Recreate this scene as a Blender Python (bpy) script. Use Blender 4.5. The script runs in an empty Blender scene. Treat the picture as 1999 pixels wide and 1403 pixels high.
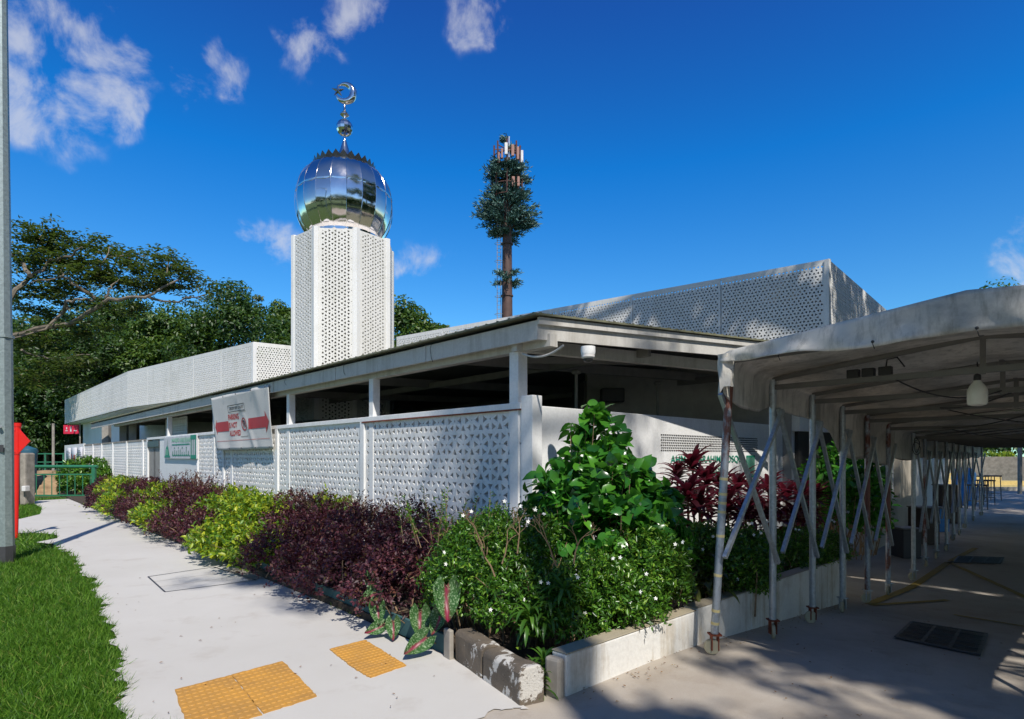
import bpy, math, random
import numpy as np
from mathutils import Vector, Matrix, geometry
random.seed(7)
R = math.radians
F = 1165.0; CX = 1000.0; HY = 890.0; EYE = 1.56
S = bpy.context.scene
COL = S.collection
# ------------------------------------------------------------------ camera
cam_d = bpy.data.cameras.new('camera'); cam = bpy.data.objects.new('camera', cam_d); COL.objects.link(cam)
cam.location = (0, 0, EYE); cam.rotation_euler = (R(90), 0, 0)
cam_d.sensor_width = 36; cam_d.lens = F/1999*36
cam_d.shift_y = (HY-701.5)/1999; cam_d.shift_x = -0.5/1999
cam_d.clip_start = 0.05; cam_d.clip_end = 3000
S.camera = cam
# ------------------------------------------------------------------ light
SUN_EL = 50.0
sh = Vector((0.34, -0.94)).normalized()
to_sun = Vector((sh.x*math.cos(R(SUN_EL)), sh.y*math.cos(R(SUN_EL)), math.sin(R(SUN_EL))))
sd = bpy.data.lights.new('sun', 'SUN'); sun = bpy.data.objects.new('sun', sd); COL.objects.link(sun)
sd.energy = 4.9; sd.angle = R(0.55); sd.color = (1.0, 0.95, 0.87)
sun.rotation_euler = to_sun.to_track_quat('Z', 'Y').to_euler(); sun.location = (0, 0, 40)
S.view_settings.view_transform = 'Standard'; S.view_settings.look = 'None'
S.view_settings.exposure = 0.0; S.view_settings.gamma = 1.0
W = bpy.data.worlds.new('World'); S.world = W; W.use_nodes = True
nt = W.node_tree; nt.nodes.clear()
def wn(t): return nt.nodes.new(t)
out = wn('ShaderNodeOutputWorld'); bg = wn('ShaderNodeBackground'); sky = wn('ShaderNodeTexSky')
sky.sky_type = 'NISHITA'; sky.sun_disc = False; sky.sun_elevation = R(SUN_EL)
sky.sun_rotation = math.atan2(to_sun.x, to_sun.y)
sky.air_density = 1.0; sky.dust_density = 0.0; sky.ozone_density = 6.0; sky.altitude = 800
gam = wn('ShaderNodeGamma'); gam.inputs[1].default_value = 1.22
nt.links.new(sky.outputs[0], gam.inputs[0])
tc = wn('ShaderNodeTexCoord')
sepd = wn('ShaderNodeSeparateXYZ'); nt.links.new(tc.outputs['Generated'], sepd.inputs[0])
rmp = wn('ShaderNodeValToRGB'); el_ = rmp.color_ramp.elements
while len(el_) > 1: el_.remove(el_[-1])
el_[0].position = 0.0; el_[0].color = (0.80, 1.0, 0.86, 1)
for p_, c_ in ((0.20, (0.60, 1.10, 1.12)), (0.43, (0.10, 1.05, 1.48)), (0.60, (0.20, 0.74, 1.32)), (1.0, (0.30, 0.72, 1.1))):
    e_ = el_.new(p_); e_.color = (*[v_/1.2 for v_ in c_], 1)
el_[0].color = (0.64/1.2, 1.06/1.2, 1.1/1.2, 1)
nt.links.new(sepd.outputs[2], rmp.inputs[0])
# deepest blue opposite the sun, paler toward it
dt = wn('ShaderNodeVectorMath'); dt.operation = 'DOT_PRODUCT'; nt.links.new(tc.outputs['Generated'], dt.inputs[0]); dt.inputs[1].default_value = (-sh.x, -sh.y, 0)
dm = wn('ShaderNodeMapRange'); dm.interpolation_type = 'SMOOTHSTEP'; dm.inputs[1].default_value = -0.25; dm.inputs[2].default_value = 0.35; nt.links.new(dt.outputs['Value'], dm.inputs[0])
tsel = wn('ShaderNodeMix'); tsel.data_type = 'RGBA'; nt.links.new(dm.outputs[0], tsel.inputs[0]); tsel.inputs[6].default_value = (0.78, 0.76, 0.74, 1); nt.links.new(rmp.outputs[0], tsel.inputs[7])
tscale = wn('ShaderNodeVectorMath'); tscale.operation = 'SCALE'; tscale.inputs['Scale'].default_value = 1.2; nt.links.new(tsel.outputs[2], tscale.inputs[0])
tint = wn('ShaderNodeMix'); tint.data_type = 'RGBA'; tint.blend_type = 'MULTIPLY'; tint.inputs[0].default_value = 1
nt.links.new(gam.outputs[0], tint.inputs[6]); nt.links.new(tscale.outputs[0], tint.inputs[7])
wob = wn('ShaderNodeTexNoise'); wob.inputs['Scale'].default_value = 9; wob.inputs['Detail'].default_value = 4; nt.links.new(tc.outputs['Generated'], wob.inputs['Vector'])
wv = wn('ShaderNodeVectorMath'); wv.operation = 'MULTIPLY_ADD'; nt.links.new(wob.outputs['Color'], wv.inputs[0]); wv.inputs[1].default_value = (.16, .16, .16)
wsub = wn('ShaderNodeVectorMath'); wsub.operation = 'SUBTRACT'; nt.links.new(tc.outputs['Generated'], wsub.inputs[0]); wsub.inputs[1].default_value = (.08, .08, .08)
nt.links.new(wsub.outputs[0], wv.inputs[2])

CLOUDS = [(60, 185, 95), (165, 172, 66), (40, 30, 90), (140, 30, 95), (195, 70, 75), (600, 90, 66), (665, 15, 66), (450, 135, 50),
          (350, 152, 48), (925, 10, 60), (540, 492, 62), (478, 475, 42), (795, 505, 52), (1968, 495, 46), (1990, 530, 32)]
prev = None
for (px, py, r) in CLOUDS:
    d = Vector((px-CX, F, HY-py)); rr = r/d.length; d.normalize()
    vm = wn('ShaderNodeVectorMath'); vm.operation = 'DISTANCE'; nt.links.new(wv.outputs[0], vm.inputs[0]); vm.inputs[1].default_value = d
    mr = wn('ShaderNodeMapRange'); mr.inputs[1].default_value = 0; mr.inputs[2].default_value = rr*1.35; mr.inputs[3].default_value = 1; mr.inputs[4].default_value = 0
    nt.links.new(vm.outputs['Value'], mr.inputs[0])
    if prev is None: prev = mr.outputs[0]
    else:
        mx = wn('ShaderNodeMath'); mx.operation = 'MAXIMUM'; nt.links.new(prev, mx.inputs[0]); nt.links.new(mr.outputs[0], mx.inputs[1]); prev = mx.outputs[0]
nz = wn('ShaderNodeTexNoise'); nz.inputs['Scale'].default_value = 13; nz.inputs['Detail'].default_value = 9; nz.inputs['Roughness'].default_value = 0.62
nz.inputs['Distortion'].default_value = 0.35
nt.links.new(tc.outputs['Generated'], nz.inputs['Vector'])
ad = wn('ShaderNodeMath'); ad.operation = 'MULTIPLY_ADD'; ad.inputs[1].default_value = 4.2; ad.inputs[2].default_value = -2.25
nt.links.new(nz.outputs[0], ad.inputs[0])
ad2 = wn('ShaderNodeMath'); ad2.operation = 'ADD'; nt.links.new(ad.outputs[0], ad2.inputs[0]); nt.links.new(prev, ad2.inputs[1])
ad3 = wn('ShaderNodeMath'); ad3.operation = 'MULTIPLY'; nt.links.new(ad2.outputs[0], ad3.inputs[0])
gt = wn('ShaderNodeMapRange'); gt.inputs[1].default_value = 0.0; gt.inputs[2].default_value = 0.35; nt.links.new(prev, gt.inputs[0]); nt.links.new(gt.outputs[0], ad3.inputs[1])
cm = wn('ShaderNodeMapRange'); cm.interpolation_type = 'SMOOTHSTEP'; cm.inputs[1].default_value = 0.0; cm.inputs[2].default_value = 1.25
cm.inputs[4].default_value = 0.6
nt.links.new(ad3.outputs[0], cm.inputs[0])
cmix = wn('ShaderNodeMix'); cmix.data_type = 'RGBA'
nt.links.new(cm.outputs[0], cmix.inputs[0]); nt.links.new(tint.outputs[2], cmix.inputs[6]); cmix.inputs[7].default_value = (7.4, 7.5, 7.8, 1)
nt.links.new(cmix.outputs[2], bg.inputs[0]); bg.inputs[1].default_value = 0.10
nt.links.new(bg.outputs[0], out.inputs[0])

# ------------------------------------------------------------------ coordinates
E = Vector((0.7316, 0.6817)); NR = Vector((0.6817, -0.7316)); PP = Vector((0.35, 3.87))
def sst(a, b, x):
    t = min(1, max(0, (x-a)/(b-a))); return t*t*(3-2*t)
def gz(x, y):
    dx, dy = x-PP.x, y-PP.y
    u = dx*E.x+dy*E.y; v = dx*NR.x+dy*NR.y
    return -min(0.4, max(0.0, (u-1.3)*0.064))*sst(-13, -7, v)
def at(px, py, Y): return Vector(((px-CX)/F*Y, Y, EYE+(HY-py)/F*Y))
def gp(px, py):
    z = 0.0
    for _ in range(12):
        Y = (EYE-z)*F/(py-HY); x = (px-CX)/F*Y; z = gz(x, Y)
    return Vector((x, Y, z))
def fl(s, off=0.0):     # the lattice fence line, off metres outward
    return Vector((0.16-0.932*s-0.682*off*1.07, 6.5+s-0.731*off*0.93))
def fs(px, off=0.0):    # s on that line under a picture column
    k = (px-CX)/F; p = fl(0, off); return (p.x-k*p.y)/(k+0.932)
def rl(s, off=0.0): return Vector((0.16+1.073*s+0.68*off, 6.5+s-0.73*off))
def rs(px, off=0.0):
    k = (px-CX)/F; p = rl(0, off); return (k*p.y-p.x)/(1.073-k)

# ------------------------------------------------------------------ objects
WL = {}
def tag(o, label=None, cat=None, group=None, kind=None):
    if label: o['label'] = label
    if cat: o['category'] = cat
    if group: o['group'] = group
    if kind: o['kind'] = kind
    return o
def thing(name, label, cat, loc, group=None):
    loc = Vector(loc); loc = Vector((loc.x, loc.y, 0)) if len(loc) == 2 else loc
    o = bpy.data.objects.new(name, None); COL.objects.link(o); o.location = loc; o.empty_display_size = 0.2
    WL[o] = Vector(loc); return tag(o, label, cat, group)
class MB:
    def __init__(s): s.v = []; s.f = []; s.uv = None
    def add(s, vs, fs_):
        b = len(s.v); s.v += [Vector(v) for v in vs]; s.f += [tuple(b+i for i in f) for f in fs_]; return s
    def box(s, a, b):
        x0, y0, z0 = a; x1, y1, z1 = b
        return s.add([(x0,y0,z0),(x1,y0,z0),(x1,y1,z0),(x0,y1,z0),(x0,y0,z1),(x1,y0,z1),(x1,y1,z1),(x0,y1,z1)],
                     [(0,3,2,1),(4,5,6,7),(0,1,5,4),(1,2,6,5),(2,3,7,6),(3,0,4,7)])
    def prism(s, poly, z0, z1):
        n = len(poly)
        z0f = z0 if callable(z0) else (lambda x, y: z0); z1f = z1 if callable(z1) else (lambda x, y: z1)
        vs = [(p[0], p[1], z0f(p[0], p[1])) for p in poly]+[(p[0], p[1], z1f(p[0], p[1])) for p in poly]
        return s.add(vs, [tuple(range(n-1, -1, -1)), tuple(range(n, 2*n))]+[(i, (i+1) % n, n+(i+1) % n, n+i) for i in range(n)])
    def wall(s, A, B, z0, z1, t, inward=1):      # A->B seen left to right, thickness going away
        A = Vector(A[:2]); B = Vector(B[:2]); d = (B-A).normalized(); n = Vector((-d.y, d.x))*t*inward
        P = [A, B, B+n, A+n] if inward > 0 else [A+n, B+n, B, A]
        return s.prism([tuple(p) for p in P], z0, z1)
    def bar(s, p, q, w, h=None, up=(0, 0, 1)):
        h = h or w; p = Vector(p); q = Vector(q); d = (q-p).normalized(); u = Vector(up)
        if abs(d.dot(u)) > 0.98: u = Vector((0.6, 0.8, 0))
        x = d.cross(u).normalized()*w/2; y = x.cross(d).normalized()*h/2
        return s.add([p-x-y, p+x-y, p+x+y, p-x+y, q-x-y, q+x-y, q+x+y, q-x+y],
                     [(0,1,2,3),(7,6,5,4),(0,4,5,1),(1,5,6,2),(2,6,7,3),(3,7,4,0)])
    def tube(s, pts, r, n=8, cap=True):
        pts = [Vector(p) for p in pts]; rs_ = r if isinstance(r, (list, tuple)) else [r]*len(pts)
        b = len(s.v); prevx = None
        for i, p in enumerate(pts):
            d = (pts[min(i+1, len(pts)-1)]-pts[max(i-1, 0)])
            d = d.normalized() if d.length > 1e-9 else Vector((0, 0, 1))
            if prevx is None:
                a = Vector((0, 0, 1)) if abs(d.z) < 0.9 else Vector((1, 0, 0)); x = d.cross(a).normalized()
            else:
                x = (prevx-d*prevx.dot(d)); x = x.normalized() if x.length > 1e-6 else d.orthogonal().normalized()
            prevx = x; y = d.cross(x)
            for k in range(n):
                a = 2*math.pi*k/n; s.v.append(p+(x*math.cos(a)+y*math.sin(a))*rs_[i])
        for i in range(len(pts)-1):
            for k in range(n):
                k2 = (k+1) % n; s.f.append((b+i*n+k, b+i*n+k2, b+(i+1)*n+k2, b+(i+1)*n+k))
        if cap:
            s.f.append(tuple(b+k for k in range(n-1, -1, -1))); s.f.append(tuple(b+(len(pts)-1)*n+k for k in range(n)))
        return s
    def lathe(s, prof, c, n=24, rf=None):
        b = len(s.v)
        for (r, z) in prof:
            for k in range(n):
                a = 2*math.pi*k/n; rr = r*(rf(k, z) if rf else 1)
                s.v.append(Vector((c[0]+rr*math.cos(a), c[1]+rr*math.sin(a), c[2]+z)))
        for i in range(len(prof)-1):
            for k in range(n):
                k2 = (k+1) % n; s.f.append((b+i*n+k, b+i*n+k2, b+(i+1)*n+k2, b+(i+1)*n+k))
        return s
    def ball(s, c, r, n=12, m=8, sc=(1, 1, 1)):
        return s.lathe0([(r*math.sin(math.pi*i/m), -r*math.cos(math.pi*i/m)) for i in range(m+1)], c, n, sc)
    def lathe0(s, prof, c, n, sc):
        b = len(s.v); s.lathe(prof, (0, 0, 0), n)
        for i in range(b, len(s.v)):
            v = s.v[i]; s.v[i] = Vector((v.x*sc[0]+c[0], v.y*sc[1]+c[1], v.z*sc[2]+c[2]))
        return s
    def build(s, name, mat, parent=None, smooth=False, bevel=0.0, sharp=40):
        L = WL.get(parent, Vector((0, 0, 0)))
        me = bpy.data.meshes.new(name); me.from_pydata([tuple(v-L) for v in s.v], [], s.f); me.update()
        return link(name, me, mat, parent, smooth, bevel, sharp)
def link(name, me, mat, parent=None, smooth=False, bevel=0.0, sharp=40, loc=None, rotz=0.0):
    if mat is not None and not me.materials: me.materials.append(mat)
    o = bpy.data.objects.new(name, me); COL.objects.link(o)
    if smooth:
        me.polygons.foreach_set('use_smooth', [True]*len(me.polygons))
        try: me.set_sharp_from_angle(angle=R(sharp))
        except Exception: pass
    if bevel:
        m = o.modifiers.new('bevel', 'BEVEL'); m.width = bevel; m.segments = 2; m.limit_method = 'ANGLE'; m.angle_limit = R(40)
    if parent is not None: o.parent = parent; WL[o] = WL.get(parent, Vector((0, 0, 0)))
    if loc is not None: o.location = Vector(loc)-WL.get(parent, Vector((0, 0, 0)))
    o.rotation_euler.z = rotz
    return o
def copy_part(o, parent, loc=None, rotz=None):
    c = o.copy(); COL.objects.link(c); c.parent = parent; WL[c] = WL.get(parent, Vector((0, 0, 0)))
    if loc is not None: c.location = Vector(loc)-WL[c]
    if rotz is not None: c.rotation_euler.z = rotz
    return c
def copy_tree(o, parent=None):
    c = o.copy(); COL.objects.link(c); c.parent = parent
    for ch in list(o.children): copy_tree(ch, c)
    return c

# ------------------------------------------------------------------ materials
def newmat(name):
    m = bpy.data.materials.new(name); m.use_nodes = True; n = m.node_tree
    for x in list(n.nodes): n.nodes.remove(x)
    o = n.nodes.new('ShaderNodeOutputMaterial'); b = n.nodes.new('ShaderNodeBsdfPrincipled'); n.links.new(b.outputs[0], o.inputs[0])
    return m, n, b, o
def ramp(n, stops):
    r = n.nodes.new('ShaderNodeValToRGB'); e = r.color_ramp.elements
    while len(e) > 1: e.remove(e[-1])
    e[0].position = stops[0][0]; e[0].color = (*stops[0][1], 1)
    for p, c in stops[1:]:
        x = e.new(p); x.color = (*c, 1)
    return r
def noise(n, scale, detail=6, rough=0.6, vec=None, dist=0.0):
    t = n.nodes.new('ShaderNodeTexNoise'); t.inputs['Scale'].default_value = scale; t.inputs['Detail'].default_value = detail
    t.inputs['Roughness'].default_value = rough; t.inputs['Distortion'].default_value = dist
    if vec is not None: n.links.new(vec, t.inputs['Vector'])
    return t
def objco(n, scale=(1, 1, 1)):
    g = n.nodes.new('ShaderNodeNewGeometry'); m = n.nodes.new('ShaderNodeMapping'); m.inputs['Scale'].default_value = scale
    n.links.new(g.outputs['Position'], m.inputs[0]); return m.outputs[0]
def mixc(n, a, b, f, mode='MIX'):
    m = n.nodes.new('ShaderNodeMix'); m.data_type = 'RGBA'; m.blend_type = mode
    for idx, x in ((0, f), (6, a), (7, b)):
        if isinstance(x, (int, float)): m.inputs[idx].default_value = x
        elif isinstance(x, tuple): m.inputs[idx].default_value = (*x, 1)
        else: n.links.new(x, m.inputs[idx])
    return m.outputs[2]
def mrange(n, x, a, b, c=0.0, d=1.0):
    m = n.nodes.new('ShaderNodeMapRange'); m.inputs[1].default_value = a; m.inputs[2].default_value = b; m.inputs[3].default_value = c; m.inputs[4].default_value = d
    n.links.new(x, m.inputs[0]); return m.outputs[0]
def bump(n, b, h, strength=0.3, dist=0.02):
    k = n.nodes.new('ShaderNodeBump'); k.inputs['Strength'].default_value = strength; k.inputs['Distance'].default_value = dist
    n.links.new(h, k.inputs['Height']); n.links.new(k.outputs[0], b.inputs['Normal'])
def plain(name, col, rough=0.6, metal=0.0, var=0.12, scale=6, bmp=0.0, spec=0.5):
    m, n, b, o = newmat(name)
    t = noise(n, scale, 6, 0.6, objco(n))
    lo = tuple(c*(1-var) for c in col); hi = tuple(min(1, c*(1+var)) for c in col)
    r = ramp(n, [(0.3, lo), (0.7, hi)]); n.links.new(t.outputs[0], r.inputs[0]); n.links.new(r.outputs[0], b.inputs['Base Color'])
    b.inputs['Roughness'].default_value = rough; b.inputs['Metallic'].default_value = metal
    b.inputs['Specular IOR Level'].default_value = spec
    if bmp: bump(n, b, noise(n, scale*8, 5, 0.6, objco(n)).outputs[0], bmp, 0.01)
    return m
def weathered(name, col, dirt, amount=0.5, streak=1.0, rough=0.75, bmp=0.25, fine=30):
    """painted or cast surface with patchy dirt and vertical run-off streaks"""
    m, n, b, o = newmat(name)
    big = noise(n, 0.9, 7, 0.65, objco(n)); st = noise(n, 3.0, 7, 0.7, objco(n, (2.6, 2.6, 0.22))); fi = noise(n, fine, 4, 0.6, objco(n))
    ml = n.nodes.new('ShaderNodeMath'); ml.operation = 'MULTIPLY_ADD'; ml.inputs[1].default_value = streak
    n.links.new(st.outputs[0], ml.inputs[0]); n.links.new(big.outputs[0], ml.inputs[2])
    f = mrange(n, ml.outputs[0], 0.5+0.5*streak-0.02, 0.5+0.5*streak+0.32, 0, amount)
    c = mixc(n, col, dirt, f); v = mrange(n, fi.outputs[0], 0.3, 0.7, 0.93, 1.05)
    mm = n.nodes.new('ShaderNodeVectorMath'); mm.operation = 'SCALE'; n.links.new(c, mm.inputs[0]); n.links.new(v, mm.inputs['Scale'])
    n.links.new(mm.outputs[0], b.inputs['Base Color']); b.inputs['Roughness'].default_value = rough
    b.inputs['Specular IOR Level'].default_value = 0.3
    bump(n, b, fi.outputs[0], bmp, 0.006)
    return m
def leafmat(name, stops, rough=0.45, trans=0.28, tcol=None, spec=0.5):
    m, n, b, o = newmat(name)
    g = n.nodes.new('ShaderNodeNewGeometry'); r = ramp(n, stops); n.links.new(g.outputs['Random Per Island'], r.inputs[0])
    n.links.new(r.outputs[0], b.inputs['Base Color']); b.inputs['Roughness'].default_value = rough; b.inputs['Specular IOR Level'].default_value = spec
    if trans:
        t = n.nodes.new('ShaderNodeBsdfTranslucent'); c = mixc(n, r.outputs[0], tcol or (0.35, 0.6, 0.05), 1.0 if False else 0.35)
        n.links.new(c, t.inputs[0]); mx = n.nodes.new('ShaderNodeMixShader'); mx.inputs[0].default_value = trans
        n.links.new(b.outputs[0], mx.inputs[1]); n.links.new(t.outputs[0], mx.inputs[2]); n.links.new(mx.outputs[0], o.inputs[0])
    return m
M = {}
M['white_lattice'] = weathered('white_lattice', (0.84, 0.83, 0.81), (0.42, 0.40, 0.34), 0.45, 1.0)
M['screen'] = weathered('screen_panel', (0.80, 0.79, 0.76), (0.36, 0.36, 0.28), 0.35, 1.0)
M['white_wall'] = weathered('white_wall', (0.83, 0.83, 0.82), (0.50, 0.49, 0.44), 0.35, 0.8)
M['fascia'] = weathered('fascia', (0.60, 0.58, 0.54), (0.28, 0.25, 0.20), 0.6, 1.0)
M['planter'] = weathered('planter_wall', (0.74, 0.72, 0.68), (0.34, 0.25, 0.13), 0.95, 1.0, bmp=0.6)
M['planter_top'] = weathered('planter_top', (0.38, 0.33, 0.24), (0.16, 0.14, 0.09), 0.8, 0.2, bmp=0.8)
M['kerb'] = None
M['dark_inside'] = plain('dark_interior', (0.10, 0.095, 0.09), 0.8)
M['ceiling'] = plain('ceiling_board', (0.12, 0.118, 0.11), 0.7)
M['beam'] = plain('roof_beam', (0.22, 0.21, 0.19), 0.7)
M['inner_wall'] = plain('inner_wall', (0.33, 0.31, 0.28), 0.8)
M['cream_wall'] = weathered('cream_wall', (0.50, 0.45, 0.37), (0.26, 0.21, 0.15), 0.5, 0.8)
M['roof_sheet'] = plain('roof_sheet', (0.16, 0.16, 0.10), 0.8, var=0.4, scale=9)
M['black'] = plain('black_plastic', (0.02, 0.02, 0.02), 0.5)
M['darkgrey'] = plain('dark_grey_paint', (0.055, 0.055, 0.06), 0.45)
M['green_paint'] = plain('green_paint', (0.03, 0.17, 0.09), 0.4)
M['red_paint'] = plain('red_paint', (0.75, 0.02, 0.015), 0.35, var=0.05)
M['yellow_line'] = weathered('yellow_line', (0.33, 0.23, 0.05), (0.16, 0.13, 0.08), 0.95, 0.2)
M['soil'] = plain('soil', (0.06, 0.042, 0.028), 0.95, var=0.5, scale=14, bmp=0.8)
M['teal_edge'] = weathered('teal_edging', (0.05, 0.12, 0.13), (0.04, 0.05, 0.04), 0.7, 0.5)
M['rust'] = plain('rust', (0.20, 0.045, 0.018), 0.85, var=0.5, scale=25)
M['tape'] = plain('yellow_tape', (0.62, 0.52, 0.25), 0.6)
M['bulb'] = plain('bulb_plastic', (0.75, 0.73, 0.62), 0.35)
M['caster'] = plain('caster_rubber', (0.42, 0.38, 0.26), 0.6)
M['blue'] = plain('blue_plastic', (0.02, 0.22, 0.60), 0.35)
M['stool'] = plain('dark_brown_wood', (0.05, 0.03, 0.02), 0.5)
M['bark'] = plain('bark', (0.20, 0.165, 0.12), 0.9, var=0.45, scale=7, bmp=0.8)
M['twig'] = plain('twig_bark', (0.25, 0.17, 0.10), 0.9, var=0.3, scale=30)
M['dark_steel'] = plain('dark_steel', (0.10, 0.10, 0.10), 0.3, 0.85)
M['pylon'] = plain('brown_mast', (0.10, 0.055, 0.042), 0.65, var=0.25, scale=2)
M['antenna_w'] = plain('antenna_white', (0.70, 0.68, 0.66), 0.5)
M['antenna_b'] = plain('antenna_brown', (0.34, 0.17, 0.13), 0.6)
M['steps'] = plain('yellow_steps', (0.55, 0.42, 0.16), 0.8)
M['kerbgrey'] = plain('grey_concrete', (0.30, 0.27, 0.23), 0.9, var=0.3, scale=5)
M['banner'] = weathered('banner_vinyl', (0.62, 0.61, 0.59), (0.45, 0.44, 0.42), 0.4, 0.5, bmp=0.1)
M['ink_red'] = plain('red_ink', (0.46, 0.03, 0.035), 0.6, var=0.06)
M['ink_black'] = plain('black_ink', (0.03, 0.03, 0.035), 0.6)
M['ink_green'] = plain('green_ink', (0.01, 0.24, 0.14), 0.5, var=0.06)
M['ink_pale'] = plain('pale_green_ink', (0.30, 0.58, 0.40), 0.5, var=0.1)
M['paper'] = plain('paper', (0.60, 0.60, 0.63), 0.7)
M['flower'] = plain('white_petal', (0.85, 0.85, 0.80), 0.5, var=0.03)
M['grille_dark'] = plain('vent_slot', (0.05, 0.05, 0.05), 0.9)
M['mould'] = plain('sand_heap', (0.30, 0.20, 0.11), 0.95, var=0.4, scale=3)
M['glass'] = plain('gate_glass', (0.03, 0.045, 0.05), 0.1)
def m_galv(name='galvanised_steel', rough=0.42, rusty=0.0, col=(0.42, 0.46, 0.48)):
    m, n, b, o = newmat(name)
    v = n.nodes.new('ShaderNodeTexVoronoi'); v.inputs['Scale'].default_value = 38; n.links.new(objco(n), v.inputs['Vector'])
    r = ramp(n, [(0.0, tuple(c*0.8 for c in col)), (1.0, tuple(min(1, c*1.15) for c in col))]); n.links.new(v.outputs['Color'], r.inputs[0])
    t = noise(n, 2.2, 8, 0.7, objco(n, (1, 1, 0.5)))
    f = mrange(n, t.outputs[0], 0.62-0.12*rusty, 0.66-0.1*rusty, 0, 0.95 if rusty else 0.25)
    c = mixc(n, r.outputs[0], (0.16, 0.045, 0.02) if rusty else (0.60, 0.62, 0.60), f)
    n.links.new(c, b.inputs['Base Color'])
    n.links.new(mrange(n, f, 0, 1, 0.5, 0.1 if rusty else 0.35), b.inputs['Metallic'])
    b.inputs['Roughness'].default_value = rough
    bump(n, b, t.outputs[0], 0.1, 0.01)
    return m
M['galv'] = m_galv(); M['galv_pole'] = m_galv('galvanised_pole', 0.5, 0, (0.30, 0.36, 0.36)); M['galv_rust'] = m_galv('rusty_pipe', 0.5, 1.0, (0.36, 0.40, 0.44))
M['tent_bar'] = plain('grey_truss_paint', (0.16, 0.155, 0.14), 0.5, 0.3)
def m_chrome():
    m, n, b, o = newmat('polished_steel')
    b.inputs['Metallic'].default_value = 1.0; b.inputs['Base Color'].default_value = (0.80, 0.755, 0.735, 1)
    t = noise(n, 3, 5, 0.6, objco(n)); n.links.new(mrange(n, t.outputs[0], 0.3, 0.7, 0.06, 0.16), b.inputs['Roughness'])
    bump(n, b, noise(n, 2.3, 2, 0.5, objco(n)).outputs[0], 0.22, 0.03)
    return m
M['chrome'] = m_chrome()
def m_path():
    m, n, b, o = newmat('pale_concrete')
    co = objco(n); big = noise(n, 0.35, 6, 0.6, co); mid = noise(n, 2.2, 7, 0.65, co); brush = noise(n, 6, 6, 0.7, objco(n, (0.6, 4.5, 1)))
    c = mixc(n, (0.505, 0.482, 0.445), (0.575, 0.555, 0.52), mrange(n, big.outputs[0], 0.35, 0.65))
    c = mixc(n, c, (0.36, 0.31, 0.26), mrange(n, mid.outputs[0], 0.55, 0.80, 0, 0.55))
    c = mixc(n, c, (0.54, 0.525, 0.50), mrange(n, brush.outputs[0], 0.5, 0.8, 0, 0.35))
    fi = noise(n, 160, 3, 0.6, co)
    c = mixc(n, c, (0.42, 0.39, 0.35), mrange(n, fi.outputs[0], 0.60, 0.75, 0, 0.35))
    n.links.new(c, b.inputs['Base Color']); b.inputs['Roughness'].default_value = 0.85; b.inputs['Specular IOR Level'].default_value = 0.25
    bump(n, b, fi.outputs[0], 0.25, 0.004)
    return m
M['path'] = m_path()
def m_drive():
    m, n, b, o = newmat('stained_concrete')
    co = objco(n); big = noise(n, 0.5, 7, 0.65, co, 0.6); mid = noise(n, 3.0, 8, 0.7, co); fi = noise(n, 120, 4, 0.7, co)
    c = mixc(n, (0.35, 0.30, 0.245), (0.49, 0.445, 0.39), mrange(n, big.outputs[0], 0.35, 0.65))
    c = mixc(n, c, (0.24, 0.18, 0.13), mrange(n, mid.outputs[0], 0.52, 0.78, 0, 0.55))
    c = mixc(n, c, (0.17, 0.15, 0.13), mrange(n, fi.outputs[0], 0.56, 0.72, 0, 0.45))
    n.links.new(c, b.inputs['Base Color']); b.inputs['Roughness'].default_value = 0.85; b.inputs['Specular IOR Level'].default_value = 0.3
    bump(n, b, fi.outputs[0], 0.35, 0.006)
    return m
M['drive'] = m_drive()
def m_ground(): # earth between blades
    m, n, b, o = newmat('turf_and_earth')
    co = objco(n); a = noise(n, 0.8, 8, 0.7, co); c2 = noise(n, 20, 5, 0.7, co)
    c = mixc(n, (0.035, 0.075, 0.012), (0.07, 0.12, 0.025), mrange(n, c2.outputs[0], 0.35, 0.65))
    c = mixc(n, c, (0.11, 0.075, 0.045), mrange(n, a.outputs[0], 0.58, 0.72, 0, 0.8))
    n.links.new(c, b.inputs['Base Color']); b.inputs['Roughness'].default_value = 0.95; bump(n, b, c2.outputs[0], 0.6, 0.03)
    return m
M['ground'] = m_ground()
def m_tactile():
    m, n, b, o = newmat('yellow_tactile')
    co = objco(n); t = noise(n, 4, 7, 0.7, co); fi = noise(n, 90, 4, 0.6, co)
    c = mixc(n, (0.54, 0.27, 0.045), (0.40, 0.21, 0.05), mrange(n, t.outputs[0], 0.4, 0.7))
    c = mixc(n, c, (0.55, 0.45, 0.30), mrange(n, fi.outputs[0], 0.62, 0.75, 0, 0.6))
    n.links.new(c, b.inputs['Base Color']); b.inputs['Roughness'].default_value = 0.7; bump(n, b, fi.outputs[0], 0.3, 0.003)
    return m
M['tactile'] = m_tactile()
def m_kerb():
    m, n, b, o = newmat('broken_kerb_paint')
    co = objco(n); t = noise(n, 4.5, 9, 0.72, co, 0.4); fi = noise(n, 70, 5, 0.7, co)
    c = mixc(n, (0.20, 0.155, 0.11), (0.105, 0.085, 0.065), mrange(n, noise(n, 3, 5, 0.6, co).outputs[0], 0.35, 0.65))
    c = mixc(n, c, (0.60, 0.57, 0.52), mrange(n, t.outputs[0], 0.545, 0.565))
    n.links.new(c, b.inputs['Base Color']); b.inputs['Roughness'].default_value = 0.9; bump(n, b, fi.outputs[0], 0.9, 0.012)
    return m
M['kerb'] = m_kerb()
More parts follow.
